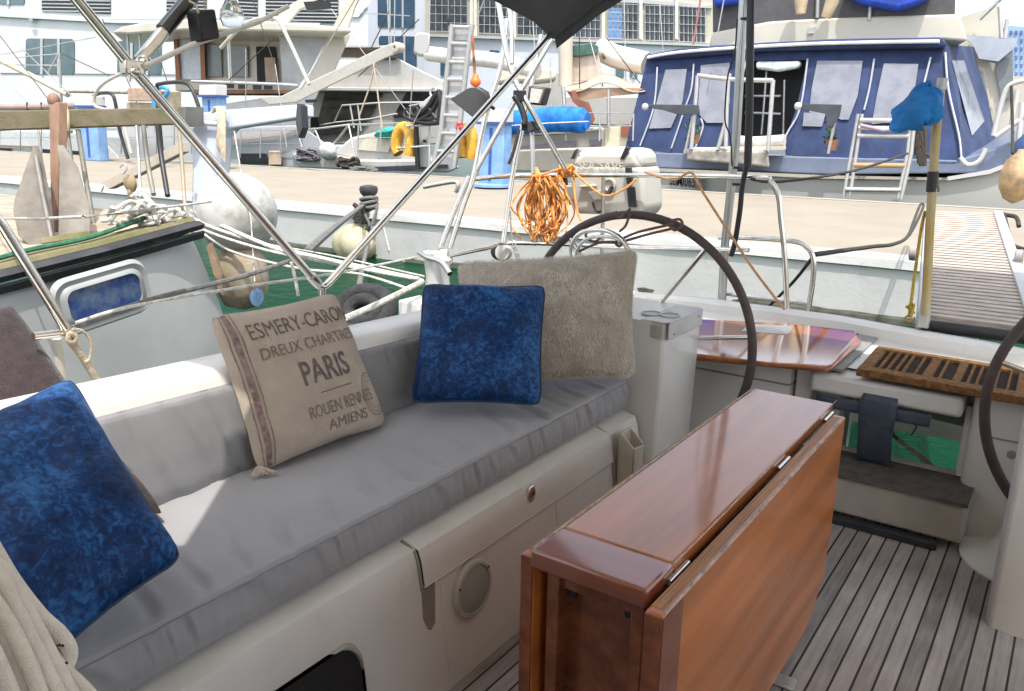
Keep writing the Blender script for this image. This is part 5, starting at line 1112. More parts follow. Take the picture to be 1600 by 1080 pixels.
m.build('quay_algae', mat('algae', (.10,.10,.075), .9, var=.5, vs=5), thing_=(None, None, None, 'structure'))
# ---- blue tower block, far right
tw = thing('tower_block', 'distant blue tiled tower block at the right edge under the sky', 'building', tuple(atY(1600,120,160)))
m = MB(); slab(m, [(1574,42),(1578,40),(1640,46),(1640,150),(1574,150)], 160, 20); m.build('wall', mat('tower_blue', (.30,.42,.62), .5, var=.1), tw)
for r_ in range(6):
    for c_ in range(5):
        x, y = 1578+c_*8, 48+r_*13; m = MB(); slab(m, [(x,y),(x+4,y),(x+4,y+5),(x,y+5)], 159.7, .3); m.build('window', mat('tower_window', (.08,.14,.30), .3), tw)
part(None, 'low_building', mat('shore_beige', (.55,.50,.42), .8), [(1560,118),(1700,124),(1700,215),(1560,215)], 150, 20)
tag(bpy.data.objects['low_building'], 'low hazy beige building under the blue tower at the right edge', 'building')

# ---- flybridge motor boat (cream) left
YA = 19.2
fb = thing('flybridge_boat', 'cream flybridge motor boat with curved roof and brown framed door', 'motorboat', tuple(atY(360,262,YA)))
creamb = mat('boat_cream', (.55,.52,.44), .35, var=.08, vs=1)
part(fb, 'hull', whitep, [(178,190),(300,170),(500,140),(482,180),(455,235),(430,262),(200,258)], YA+.3, 3.2, .05)
part(fb, 'rubbing_band', mat('band_brown', (.25,.13,.07), .6), [(300,140),(470,141),(470,146),(300,146)], YA+.2, 3)
part(fb, 'cabin', creamb, [(274,56),(460,52),(500,60),(465,141),(274,141)], YA+1.6, 2.5)
part(fb, 'roof', creamb, [(175,51),(190,42),(230,34),(300,30),(420,33),(548,43),(549,52),(420,49),(290,47),(200,53)], YA-.6, 4.5, .06)
dr = part(fb, 'door', mat('door_white', (.60,.64,.70), .3), [(277,61),(312,61),(316,124),(280,124)], YA+1.45, .1)
m = MB(); slab(m, [(271,54),(320,54),(320,61),(271,61)], YA+1.35, .15); slab(m, [(312,61),(319,61),(321,126),(314,126)], YA+1.35, .15); slab(m, [(271,61),(277,61),(282,126),(275,126)], YA+1.35, .15); m.build('door_frame', mat('door_brown', (.33,.12,.04), .5), dr)
part(fb, 'side_window', mat('pale_glass', (.22,.26,.28), .12), [(321,70),(345,71),(347,120),(322,120)], YA+1.5, .08); part(fb, 'side_window', MATS['pale_glass'], [(350,71),(386,72),(388,120),(352,120)], YA+1.5, .08)
part(fb, 'cabin_opening', dark_in, [(400,73),(429,73),(433,131),(402,131)], YA+1.5, .08); part(fb, 'fire_cabinet', tan, [(413,90),(430,90),(432,128),(415,128)], YA+1.42, .07)
part(fb, 'wind_screen', mat('pale_screen', (.40,.41,.42), .15, var=.2, vs=1, bump=.6, bs=3), [(436,50),(515,53),(484,112),(462,140),(442,138)], YA+.4, .08)
part(fb, 'raked_pillar', creamb, [(515,51),(548,51),(510,140),(470,142),(486,114)], YA+.3, 1.6, .03)
part(fb, 'radar_arch', creamb, [(426,36),(442,14),(466,0),(480,-6),(500,-8),(488,6),(468,14),(450,36)], YA+.4, .6, .02)
part(fb, 'radar_arch', creamb, [(520,42),(547,-12),(566,-12),(556,8),(544,44)], YA+.4, .6, .02)
part(fb, 'roof_lamp', black, [(474,3),(516,0),(518,13),(480,17)], YA-.1, .2)
part(fb, 'name_board', black, [(476,156),(495,155),(495,160),(478,161)], YA+.1, .05)
for x0, x1 in ((218,222),(199,203),(356,359)): tubeY(fb, 'roof_post', alu, [(x0,52),(x1,128)], YA-.3, .045)
tubeY(fb, 'cockpit_rail', whitep, [(300,127),(440,132),(466,134)], YA-.1, .05)
for k, (x, y) in enumerate(((352,136),(372,137),(395,138),(412,138))): part(fb, 'deck_gear', mat('gear_dark', (.05,.045,.05), .7), [(x,y-6),(x+14,y-6),(x+14,y+2),(x,y+2)], YA+.05, .15)
# ---- modern motor yacht with sloping dark windows
YB = 24
my = thing('motor_yacht', 'white motor yacht with large sloping dark saloon windows', 'motorboat', tuple(atY(590,215,YB)))
part(my, 'superstructure', gelb, [(478,141),(520,126),(560,92),(622,91),(662,112),(702,130),(702,226),(470,226)], YB, 3, .05)
part(my, 'upper_band', gelb, [(478,136),(702,138),(702,144),(478,142)], YB-.35, .5, .03)
part(my, 'shadow_gap', mat('gap_grey', (.25,.25,.25), .6), [(478,142),(702,144),(702,146),(478,144)], YB-.1, .12)
tp = part(my, 'top_windscreen', mat('brown_glass', (.10,.07,.055), .12), [(528,90),(535,73),(622,73),(620,91)], YB-.2, 1.0)
part(my, 'hard_top', gelb, [(532,71),(625,71),(625,74),(532,74)], YB-.3, 1.3)
part(my, 'saloon_window', mat('saloon_glass', (.035,.033,.032), .1, var=.4, vs=2), [(508,145),(598,145),(580,178),(556,205),(490,212)], YB-.12, .14)
part(my, 'saloon_window', MATS['saloon_glass'], [(636,142),(690,142),(684,156),(676,181),(614,183)], YB-.12, .14)
part(my, 'raked_fender_board', mat('black_board', (.02,.02,.022), .6), [(485,183),(497,183),(499,198),(485,200)], YB-.9, .3)
for pl in ([(500,196),(522,192),(535,165),(592,161)], [(521,192),(580,186),(620,178)], [(547,164),(553,200)], [(559,164),(564,205)], [(592,161),(668,160)], [(640,166),(668,160)]): tubeY(my, 'rail', whitep, pl, YB-.8, .035)
# ---- white sailing boat foredeck in front of it
YC = 18.4
sb = thing('sailing_boat', 'small white sailing boat bow with coachroof behind the bollard', 'sailboat', tuple(atY(570,262,YC)))
part(sb, 'hull', gelb, [(455,240),(500,238),(560,250),(700,250),(720,262),(700,270),(560,266),(470,262)], YC, 3, .05)
part(sb, 'dark_stripe', mat('hull_stripe', (.05,.055,.07), .4), [(560,262),(700,256),(700,262),(600,268),(560,266)], YC-.06, .05)
part(sb, 'coachroof', gelb, [(520,240),(548,216),(586,208),(650,208),(668,215),(668,250),(566,252)], YC+.5, 2.4, .05)
part(sb, 'hatch', mat('hatch_cream', (.60,.57,.47), .5), [(558,234),(572,212),(618,212),(606,238)], YC+.4, .12)
for pl in ([(464,205),(545,195),(556,250)], [(464,205),(472,230)], [(492,202),(503,228)], [(545,195),(530,215),(512,234)], [(546,195),(660,192)]): tubeY(sb, 'rail', dullst, pl, YC-.1, .03)
m = MB(); c = atY(512,236,YC-.2); m.ball(c, .32, (1,.7,.85), 20); o = m.build('clear_plastic_bag', mat('bag_grey', (.5,.5,.5), .3, var=.4, vs=6, bump=1, bs=6), None, smooth=True, thing_=('crumpled pale plastic bag on the small sailing boat bow', 'bag'))
rr_ = random.Random(5)
m = MB()
for k in range(16):
    q = [atY(rr_.uniform(462,500), rr_.uniform(232,250), YC-.15+rr_.uniform(-.1,.1)) for _ in range(4)]; m.tube(q, .035, 6, smooth=4)
m.build('bow_tackle', mat('tackle_grey', (.13,.12,.14), .8, var=.6, vs=3), sb, smooth=True)
m = MB()
for k in range(12):
    q = [atY(rr_.uniform(525,564), rr_.uniform(246,262), YC-.25+rr_.uniform(-.1,.1)) for _ in range(4)]; m.tube(q, .05, 6, smooth=4)
o = m.build('rope_pile', dark_rope, None, smooth=True); tag(o, 'dark pile of rope and fenders at the bow of the small sailing boat', 'rope')
m = MB()
for k in range(10):
    q = [atY(rr_.uniform(545,590), rr_.uniform(262,270), YC-.5+rr_.uniform(-.1,.1)) for _ in range(4)]; m.tube(q, .05, 6, smooth=4)
o = m.build('rope_pile', grey_rope, None, smooth=True); tag(o, 'low pile of grey rope lying on the far quay edge', 'rope')
m = MB(); c = atY(607,207,YC+.3)
def tealf(u, v): a = 2*math.pi*u; return c+V((math.cos(a)*.52*math.sin(math.pi*v), math.sin(a)*.3*math.sin(math.pi*v), math.cos(math.pi*v)*.14+.07*noise.noise(V((u*8,v*6,1)))+.10*math.cos(a)*math.sin(math.pi*v)))
m = blob(tealf); o = m.build('teal_cloth', teal, None, smooth=True); tag(o, 'crumpled teal green cloth on the coachroof of the small sailing boat', 'cloth')
# ---- deck equipment in the middle
def horseshoe(px, Y, lab):
    m = MB(); T(m, [atY(x,y,Y) for x,y in px], .16, 12, 6); o = m.build('horseshoe_buoy', yellowf, None, smooth=True); tag(o, lab, 'life buoy', 'yellow horseshoe buoys')
horseshoe([(640,243),(642,222),(638,203),(628,200),(621,212),(619,230),(623,240)], 17.8, 'left yellow horseshoe buoy beside the white stove pipe cabinet')
horseshoe([(724,246),(721,226),(722,206),(732,202),(737,214),(738,232),(736,248)], 17.8, 'right yellow horseshoe buoy partly behind the steel tubes')
cb = thing('white_cabinet', 'narrow white locker with dark holes between the left buoy and the ladder', 'locker', tuple(atY(660,262,17.7)))
part(cb, 'body', whitep, [(653,194),(671,195),(671,262),(653,261)], 17.9, .5, .02); part(cb, 'hole', black, [(661,218),(666,219),(666,223),(661,222)], 17.88, .05)
tubeY(cb, 'black_pipe', black, [(650,188),(651,230),(653,262)], 17.75, .07); tubeY(cb, 'frame', whitep, [(622,198),(671,196),(671,262)], 17.7, .03); tubeY(cb, 'frame', whitep, [(618,232),(671,228)], 17.7, .03)
bk = thing('folded_bicycle', 'black folded bicycle lashed beside the ladder top', 'bicycle', tuple(atY(665,190,17.6)))
def wheelring(c, r, rr2, mt2, nm):
    m = MB(); m.tube([c+V((math.cos(a)*r, math.sin(a)*r*.3, math.sin(a)*r)) for a in [2*math.pi*i/24 for i in range(24)]], rr2, 8, closed=True); m.build(nm, mt2, bk, smooth=True)
wheelring(atY(636,177,17.6), .11, .03, black, 'wheel'); wheelring(atY(648,174,17.6), .11, .03, black, 'wheel'); wheelring(atY(677,144,17.6), .10, .03, dullst, 'headlamp')
for pl, r in (([(636,184),(650,190),(670,193),(686,192)], .06), ([(650,182),(668,168),(680,150),(686,143)], .08), ([(655,188),(674,176),(686,152)], .06), ([(684,142),(689,160),(686,192)], .08), ([(660,186),(676,186)], .05), ([(668,165),(676,178),(682,186)], .05)): tubeY(bk, 'frame_tube', black, pl, 17.55, r, 3)
part(bk, 'seat_cloth', whitep, [(654,165),(674,148),(678,152),(661,172)], 17.5, .12, .02)
ld = thing('boarding_ladder', 'tall silver boarding ladder standing upright with grey panels', 'ladder', tuple(atY(695,268,17)))
tubeY(ld, 'side_rail', alu, [(707,38),(698,120),(690,200),(676,266)], 17, .07); tubeY(ld, 'side_rail', alu, [(738,38),(728,110),(718,200),(710,262)], 17, .07)
for k, y in enumerate((42,68,97,124,152,180,208,236)):
    xl = 707-(y-38)*.125; xr = 738-(y-38)*.125; tubeY(ld, 'rung', alu, [(xl,y),(xr,y+1)], 17, .05)
    part(ld, 'panel', mat('ladder_panel', (.50,.51,.52), .5), [(xl+3,y+3),(xr-3,y+3),(xr-5,y+21),(xl,y+21)], 17.1, .05)
# grey telescopic boom, white boom with sail, engine box
gb = thing('crane_boom', 'grey square crane boom with round end slanting up in front of the motor yacht', 'crane', tuple(atY(450,158,16)))
part(gb, 'arm', mat('boom_grey', (.42,.41,.37), .5, var=.1), [(404,152),(440,150),(600,72),(618,66),(626,74),(624,82),(600,92),(463,160),(420,164)], 16, .25, .02)
m = MB(); m.lathe(atY(619,74,15.95), (0,-1,0), [(.11,-.2),(.13,0),(.11,.06),(.05,.07),(.04,.0)], 20); m.build('end_sheave', mat('sheave_cream', (.5,.47,.4), .5), gb, smooth=True)
for pl in ([(583,96),(588,130),(597,200)], [(586,98),(578,135),(562,180)]): tubeY(gb, 'hanging_line', beige_rope, pl, 15.9, .02)
sbm = thing('stowed_sail', 'white sail stowed along a boom with square end box behind the ladder', 'sail', tuple(atY(720,90,19)))
tubeY(sbm, 'sail_roll', mat('sailcloth', (.68,.66,.60), .8, var=.08, bump=.3, bs=6), [(668,84),(720,90),(780,96),(840,112)], 19, .20, 3)
part(sbm, 'end_box', whitep, [(648,54),(656,50),(672,52),(670,82),(658,88),(646,82)], 18.8, .5, .05)
rope('float_line', [atY(738,55,16.5), atY(741,100,16.5), atY(742,122,16.5)], .035, mat('orange_black_line', (.45,.14,.04), .7, col2=(.03,.03,.03), vs=4), 'orange and black line above the orange float')
m = MB(); m.ball(atY(743,128,16.5), .13, (1,1,.95), 16); m.lathe(atY(743,124,16.5), Z_, [(.09,0),(.07,.1),(.02,.13)], 12); m.build('float', orangef, None, smooth=True, thing_=('orange float hanging above the small black panel', 'float'))
m = MB()
for k in range(5): m.ball(atY(722+rr_.uniform(-6,6), 196+rr_.uniform(-4,4), 17.0), .08, seg=8)
m.build('red_cloth', redp, None, smooth=True, thing_=('small red bundle beside the foot of the ladder', 'bundle'))
# ---- sailing boat with blue sail cover
YE = 18.2
bsb = thing('blue_covered_sailboat', 'cream sailing boat with tan bimini and dark coachroof windows behind the raft canister', 'sailboat', tuple(atY(880,262,YE)))
part(bsb, 'hull', cream, [(775,236),(880,232),(1000,228),(1020,262),(900,270),(775,268)], YE, 3, .05)
part(bsb, 'coachroof', gelb, [(770,212),(880,208),(985,194),(1000,196),(1000,240),(880,246),(770,250)], YE+.3, 2.3, .05)
part(bsb, 'roof_edge', gelb, [(770,207),(890,204),(940,199),(940,203),(890,209),(770,213)], YE+.15, .4, .02)
part(bsb, 'window', mat('violet_glass', (.11,.11,.14), .15), [(812,229),(900,220),(898,243),(816,249)], YE+.22, .1); part(bsb, 'window', MATS['violet_glass'], [(920,219),(941,217),(941,226),(921,228)], YE+.22, .1)
part(bsb, 'aft_locker', mat('locker_cream', (.60,.56,.42), .5), [(945,200),(985,196),(985,228),(945,232)], YE+.2, .2, .02); part(bsb, 'wood_trim', mat('trim_red', (.28,.09,.05), .6), [(970,196),(984,194),(984,212),(970,213)], YE+.1, .12)
bim = thing('tan_bimini', 'tan sun awning stretched over the sailing boat cockpit', 'awning', tuple(atY(940,150,YE)))
m = MB(); 
def tanf(u, v):
    x = 878+130*u; y = 135+6*math.sin(u*9)-5*math.sin(u*math.pi)-(6 if u < .3 else 0)*0+5*(1-v); return atY(x, y-8*v, YE+.2+2.5*v)
m.grid(tanf, 24, 8); m.build('top', tan, bim, solid=.03, smooth=True)
part(bim, 'valance', mat('valance_brown', (.36,.24,.16), .8, var=.2, vs=2), [(885,141),(915,138),(960,137),(1004,138),(1000,146),(960,150),(895,158)], YE+.25, .08)
part(bim, 'side_curtain', brownc, [(893,142),(900,142),(905,156),(920,160),(930,186),(926,194),(914,190),(905,168),(894,158)], YE+.1, .25)
tubeY(bim, 'pole', dullst, [(951,140),(951,200)], YE+.1, .045); tubeY(bim, 'pole', dullst, [(880,136),(882,165)], YE+.1, .05)
m = MB(); 
def cov(u, v):
    a = 2*math.pi*v; x = 775+143*u; y = 190+2*math.sin(u*7)-2*u; r = (.29 if .03 < u < .97 else .20)+.02*noise.noise(V((u*14,math.cos(a)*2,math.sin(a)*2))); p = atY(x, y, YE-.5)
    return p+V((0, math.cos(a)*r*.8, math.sin(a)*r*1.05))
m.grid(lambda u, v: cov(u, v), 40, 20); 
for e in (0,1): m.b.faces.new([m.b.verts.new(cov(e, j/19)) for j in range(19)])
o = m.build('sail_cover', bluec, None, smooth=True); tag(o, 'bright blue sail cover rolled along a boom behind the flood light', 'sail cover')
rope('cover_line', [atY(775,198,YE-.85), atY(850,193,YE-.9), atY(920,190,YE-.8)], .015, white_rope, 'thin white line along the bright blue sail cover', cat='line')
mst = thing('cream_mast', 'thick cream mast with green and pink cloth beside it', 'mast', tuple(atY(884,130,20)))
tubeY(mst, 'pole', cream, [(884,-60),(884,40),(884,134)], 20, .20)
tubeY(mst, 'wire', dark_rope, [(874,40),(877,100),(876,132)], 19.9, .02)
part(mst, 'green_cloth', greenc, [(892,71),(925,67),(936,72),(934,84),(905,89),(892,88)], 20.2, .3, .03); part(mst, 'pink_cloth', mat('pink_cloth', (.52,.44,.38), .85, var=.15, bump=.4, bs=5), [(893,88),(935,84),(943,120),(925,126),(893,127)], 20.3, .2)
ss = thing('furled_sail', 'cream furled sail lying behind the tan awning', 'sail', tuple(atY(960,85,21)))
tubeY(ss, 'roll', MATS['sailcloth'], [(936,76),(960,88),(985,94),(1010,100)], 21, .30, 3); tubeY(ss, 'roll_end', mat('brown_hole', (.2,.15,.1), .8), [(943,88),(947,86)], 20.8, .12)
part(None, 'white_deckhouse', gelb, [(815,118),(830,112),(880,112),(880,150),(1010,150),(1010,200),(815,190)], 23.5, 2, .05)
tag(bpy.data.objects['white_deckhouse'], 'plain white deckhouse behind the tan awning and blue sail cover', 'deckhouse')
part(None, 'stowed_dinghy', mat('dinghy_cream', (.62,.58,.48), .6, bump=.3, bs=3), [(775,108),(800,100),(868,106),(870,126),(840,130),(800,128),(775,132)], 21.5, 1, .1)
tag(bpy.data.objects['stowed_dinghy'], 'cream covered dinghy stowed behind the canopy strut', 'dinghy')
# ---- left background boat with tan boom
YD = 17.9
lbt = thing('grey_cabin_boat', 'pale grey cabin boat with dark windows behind the anchor', 'boat', tuple(atY(60,262,YD)))
part(lbt, 'cabin_side', mat('cabin_grey', (.52,.54,.54), .5), [(-120,200),(150,208),(192,252),(150,256),(-120,246)], YD+.6, 2, .03)
part(lbt, 'brown_strake', mat('strake_brown', (.24,.18,.12), .7), [(-120,222),(60,229),(60,232),(-120,225)], YD+.5, .15)
part(lbt, 'window', dark_in, [(-40,230),(16,232),(15,242),(-40,241)], YD+.5, .15); part(lbt, 'window', dark_in, [(66,233),(135,237),(130,247),(66,243)], YD+.5, .15)
part(lbt, 'deck_box', whitep, [(-20,260),(35,268),(30,290),(-20,292)], 14.5, .8, .03)
part(lbt, 'rail_gear', mat('gear_grey', (.36,.37,.36), .6), [(160,215),(230,218),(230,250),(160,250)], YD+.8, .2)
bmn = thing('tan_boom', 'long tan boom slanting down from the left edge in front of the ferry', 'boom', tuple(atY(120,150,17)))
tubeY(bmn, 'spar', mat('spar_tan', (.52,.44,.33), .6), [(-20,82),(0,94),(60,124),(106,148)], 17, .11); tubeY(bmn, 'spar_end', mat('spar_weathered', (.40,.36,.30), .7, var=.4), [(98,142),(150,143),(200,144)], 17, .07)
tubeY(bmn, 'crutch', alu, [(93,82),(96,160)], 17, .05); tubeY(bmn, 'crutch', alu, [(93,82),(74,116)], 17, .035)
tubeY(bmn, 'crutch', alu, [(25,102),(92,102),(96,84),(25,90)], 17, .02)
scv = thing('sail_cover_roll', 'dull mauve sail cover roll lying above the left part of the beam', 'sail cover', tuple(atY(60,170,16)))
tubeY(scv, 'roll', mat('mauve_canvas', (.30,.23,.21), .8, var=.15), [(-20,168),(60,167),(120,165)], 16, .12); tubeY(scv, 'strap', black, [(42,160),(43,174)], 15.9, .03); tubeY(scv, 'strap', black, [(64,160),(66,174)], 15.9, .03)
gh = thing('grey_hull_boat', 'low grey hulled boat with dark rounded window behind the white davit', 'boat', tuple(atY(420,262,18.6)))
part(gh, 'hull', mat('grey_hull', (.36,.38,.40), .4, var=.1), [(335,200),(470,196),(520,232),(540,262),(335,262)], 18.6, .6, .03)
part(gh, 'window', dark_in, rp(372,240,418,256,4,0), 18.5, .12); part(gh, 'caprail', mat('cap_pink', (.45,.38,.33), .6), [(335,218),(440,206),(470,196),(470,200),(440,211),(335,224)], 18.4, .2)
part(gh, 'locker', tan, [(420,236),(440,236),(440,258),(420,258)], 18.4, .2, .02)
clr = random.Random(21)
for k, (xa, xb, y, h, Y) in enumerate(((345,470,205,42,18.3),(560,700,196,40,18.0),(780,990,178,42,17.9),(0,130,196,40,17.7),(190,300,190,50,17.9))):
    t = thing('guard_rail', ('row of thin stanchions with two wires '+('above the low grey hull','behind the yellow buoys','along the blue sail cover','along the grey cabin boat','behind the folding plank')[k]), 'rail', tuple(atY(xa,y+h,Y)), 'wire guard rails')
    for j in range(5):
        x = xa+(xb-xa)*j/4; tubeY(t, 'stanchion', alu, [(x,y),(x-1,y+h)], Y, .022)
    for q in (0, .5): tubeY(t, 'wire', dullst, [(xa,y+h*q),(xb,y+h*q-2)], Y, .012)
# ---- rigging wires against the sky and ships
wires = [((0,56),(75,155),14,'from the left edge to the brown post'),((0,115),(42,160),14,'low at the left edge'),((0,86),(150,58),15,'rising over the ferry windows'),((93,82),(170,118),15,'off the boom crutch'),
 ((605,-10),(610,120),17,'beside the ship windows'),((617,-10),(616,75),17,'second beside the ship windows'),((608,18),(580,75),17,'slanting off the ship windows'),((672,-10),(671,52),18,'above the white end box'),
 ((745,30),(760,-10),17,'left of the arch top'),((905,-10),(906,190),19,'through the barred window'),((921,60),(942,135),19,'over the pink cloth'),((975,-10),(978,130),22,'behind the terminal windows'),((1096,-10),(1083,70),30,'red stay'),
 ((646,110),(640,185),17,'down to the folded bicycle'),((560,-10),(470,140),16,'over the flybridge roof'),((395,0),(425,90),16,'at the flybridge'),((358,50),(362,130),16,'beside the flybridge door'),((384,76),(384,170),15,'in front of the side window'),((426,62),(358,125),15,'dark slanting at the side window'),((660,165),(625,235),17,'over the left buoy'),
 ((1133,-10),(1120,60),18,'left of the backstay'),((238,55),(262,130),15,'below the roof post'),((28,70),(112,150),14.5,'crossing the left ferry windows'),((0,100),(90,103),15,'level at the left ferry windows')]
wires += [((705,-10),(700,40),18,'above the ladder'),((830,-10),(838,120),20,'left of the canopy corner'),((860,90),(862,200),19,'left of the cream mast foot'),((948,60),(1000,130),20,'crossing the pale ship wall'),((430,100),(448,230),15.5,'under the crane boom'),((500,-10),(640,180),22,'long slanting over the motor yacht'),((160,30),(230,200),15,'between ferry window groups'),((1030,-10),(1036,84),24,'in front of the third barred window'),((560,20),(640,25),18,'level in front of the ship windows'),((655,30),(560,120),19,'crossing the lower ship windows')]
for k, (a, b2, Y, lab) in enumerate(wires):
    m = MB(); T(m, [atY(a[0],a[1],Y), atY(b2[0],b2[1],Y)], (.014 if 'red stay' not in lab else .035), 6); o = m.build('rigging_wire', (mat('faded_red', (.42,.16,.14), .7) if 'red stay' in lab else dark_rope if k % 3 == 0 else dullst), None, smooth=True); tag(o, 'thin rigging wire '+lab if 'red stay' not in lab else 'faded red stay in front of the last barred window', 'wire', 'rigging wires')

# ---- the blue canopy boat on the right
YB2 = 18.0
bb = thing('blue_canopy_boat', 'large motor cruiser with navy blue canvas enclosure across the quay', 'motorboat', tuple(atY(1280,310,YB2)))
hullc = mat('cruiser_hull', (.36,.36,.33), .35, var=.06, vs=1)
part(bb, 'transom', hullc, [(1008,268),(1290,280),(1500,280),(1546,270),(1650,235),(1650,345),(1555,330),(1010,296)], YB2-.1, 8, .03)
part(bb, 'deck_band', mat('deck_band_blue', (.15,.185,.26), .35, var=.1), [(996,238),(1300,246),(1500,250),(1560,230),(1650,192),(1650,232),(1546,270),(1290,273),(1008,262)], YB2, 8, .03)
part(bb, 'rub_rail', steel, [(1005,262),(1290,274),(1480,278),(1482,282),(1290,279),(1005,267)], YB2-.2, .15)
part(bb, 'rub_rail', whitep, [(1480,277),(1545,266),(1650,228),(1650,233),(1546,272),(1482,282)], YB2-.2, .3)
b = text_mesh('SBMI0653', .33, sx=.55, bold=.004); o_ = atY(1069,284,YB2-.13)
for v in b.verts: v.co = o_+V((v.co.x, 0, v.co.y+v.co.x*-.045))
mb = MB(); mb.b.free(); mb.b = b; mb.build('registration', black, bb)
part(bb, 'step_block', greyw, [(1088,276),(1097,276),(1098,297),(1086,296)], YB2-.3, .3)
part(bb, 'dark_interior', dark_in, [(1150,88),(1290,84),(1290,225),(1150,228)], YB2+1.2, .2)
# sloping canvas enclosure : a folded sheet with real depth
def cf_(x, y, d=0):   # front canvas surface, leaning forward at its foot
    t = (y-70)/165; return atY(x, y, YB2+.75-.65*t-d)
def poly(root, name, mt2, px, d, th, bev=0, surf=cf_):
    m = MB(); m.prism([surf(x, y, d) for x, y in px], (0, th, 0)); return m.build(name, mt2, root, bevel=bev)
for nm, px in (('front_canvas', [(1012,90),(1106,74),(1168,70),(1165,96),(1150,150),(1140,244),(1070,242),(978,230)]), ('front_canvas', [(1256,70),(1472,66),(1477,80),(1500,180),(1503,252),(1490,256),(1360,252),(1228,242),(1226,222),(1245,170),(1262,92)]), ('door_head', [(1168,70),(1256,70),(1262,94),(1163,96)])):
    m = MB(); P = [cf_(x, y) for x, y in px]; m.b.faces.new([m.b.verts.new(p) for p in P])
    bmesh.ops.triangulate(m.b, faces=m.b.faces[:]); bmesh.ops.subdivide_edges(m.b, edges=m.b.edges[:], cuts=5, use_grid_fill=True)
    bmesh.ops.subdivide_edges(m.b, edges=m.b.edges[:], cuts=2, use_grid_fill=True)
    for v in m.b.verts: v.co.y += .035*noise.noise(V((v.co.x*3, v.co.z*1.3, 1)))
    m.build(nm, navy, bb, solid=.04)
part(bb, 'canvas_roof', navy, [(1009,86),(1060,76),(1200,66),(1340,60),(1472,58),(1480,66),(1478,74),(1340,76),(1200,79),(1060,90),(1012,93)], YB2+.5, 3.2, .04)
m = MB(); T(m, [atY(x,y,YB2+.46) for x,y in ((1012,90),(1060,82),(1150,75),(1260,69),(1380,66),(1468,65))], .035, 8, 4); m.build('piping', mat('white_piping', (.7,.7,.72), .5), bb, smooth=True)
# side canvas going away from us
m = MB(); P = [cf_(1474,70), atY(1520,74,YB2+3), atY(1558,222,YB2+3), cf_(1503,254)]
m.grid(lambda u, v: P[0].lerp(P[1],u).lerp(P[3].lerp(P[2],u), v)+V((.05*noise.noise(V((u*4,v*3,0))),0,0)), 14, 14); m.build('side_canvas', navy, bb, solid=.04)
def sd(u, v, o=.04): return P[0].lerp(P[1],u).lerp(P[3].lerp(P[2],u), v)+V((o*1.0,-.06,0))
m = MB(); m.prism([sd(.12,.14), sd(.50,.14), sd(.72,.74), sd(.30,.82)], (.01,.0,0)); m.build('clear_window', clear, bb)
for px in ([(1040,109),(1073,108),(1066,160),(1048,200),(1014,201),(1026,160)], [(1095,102),(1140,98),(1140,160),(1132,192),(1104,192),(1090,176)], [(1277,95),(1348,95),(1340,150),(1326,187),(1314,187),(1300,180),(1264,176),(1268,140)], [(1381,99),(1435,100),(1428,150),(1405,190),(1362,194),(1370,150)], [(1256,176),(1290,178),(1284,198),(1254,197)]):
    poly(bb, 'clear_window', clear, px, .07, .02)
zipm = mat('white_zip', (.36,.37,.41), .4)
for pl in ([(1027,105),(1024,150),(1018,180),(1000,228)], [(1084,100),(1080,140),(1070,170),(1049,232)], [(1262,92),(1250,170),(1228,212),(1226,235)], [(1366,92),(1358,140),(1350,172)], [(1454,90),(1444,130)], [(1477,82),(1482,140),(1498,210),(1502,245)], [(1166,94),(1160,120)], [(1095,185),(1098,200),(1086,232)]):
    m = MB(); T(m, [cf_(x,y,.09) for x,y in pl], .02, 7, 4); m.build('zip', zipm, bb, smooth=True)
poly(bb, 'rolled_window', mat('rolled_clear', (.50,.56,.58), .15, var=.5, vs=5, bump=.8, bs=6), [(1180,96),(1250,95),(1248,106),(1215,112),(1180,108)], .12, .25, .06)
for pl in ([(1198,112),(1190,210)], [(1226,125),(1224,210)], [(1164,150),(1220,150)], [(1164,176),(1220,178)]): tubeY(bb, 'inner_pole', dullst, pl, YB2+1.0, .03)
m = MB(); T(m, [atY(1150,220,YB2-.1), atY(1180,222,YB2-.1), atY(1226,219,YB2-.1)], .12, 10, 3); m.build('door_sill_roll', mat('sill_roll', (.62,.60,.56), .6, var=.2, vs=5), bb, smooth=True)
part(bb, 'coaming_step', cream, [(1068,234),(1140,229),(1228,228),(1228,234),(1068,238)], YB2-.3, .4)
part(bb, 'stern_panel', mat('platform_grey', (.30,.28,.25), .8, var=.5, vs=4), [(1072,234),(1200,236),(1203,262),(1180,259),(1072,250)], YB2-1.0, .9, .04)  # the cruiser's swim platform
part(bb, 'platform_top', mat('platform_light', (.50,.48,.44), .7), [(1076,231),(1200,233),(1202,238),(1074,236)], YB2-.9, .7, .02)
for pl in ([(1090,118),(1086,170),(1080,233)], [(1140,115),(1136,160),(1134,230)], [(1208,125),(1204,180),(1200,235)], [(1090,118),(1140,124),(1208,126)], [(1134,190),(1122,232)]): tubeY(bb, 'platform_rail', alu, pl, YB2-1.0, .045, 2)
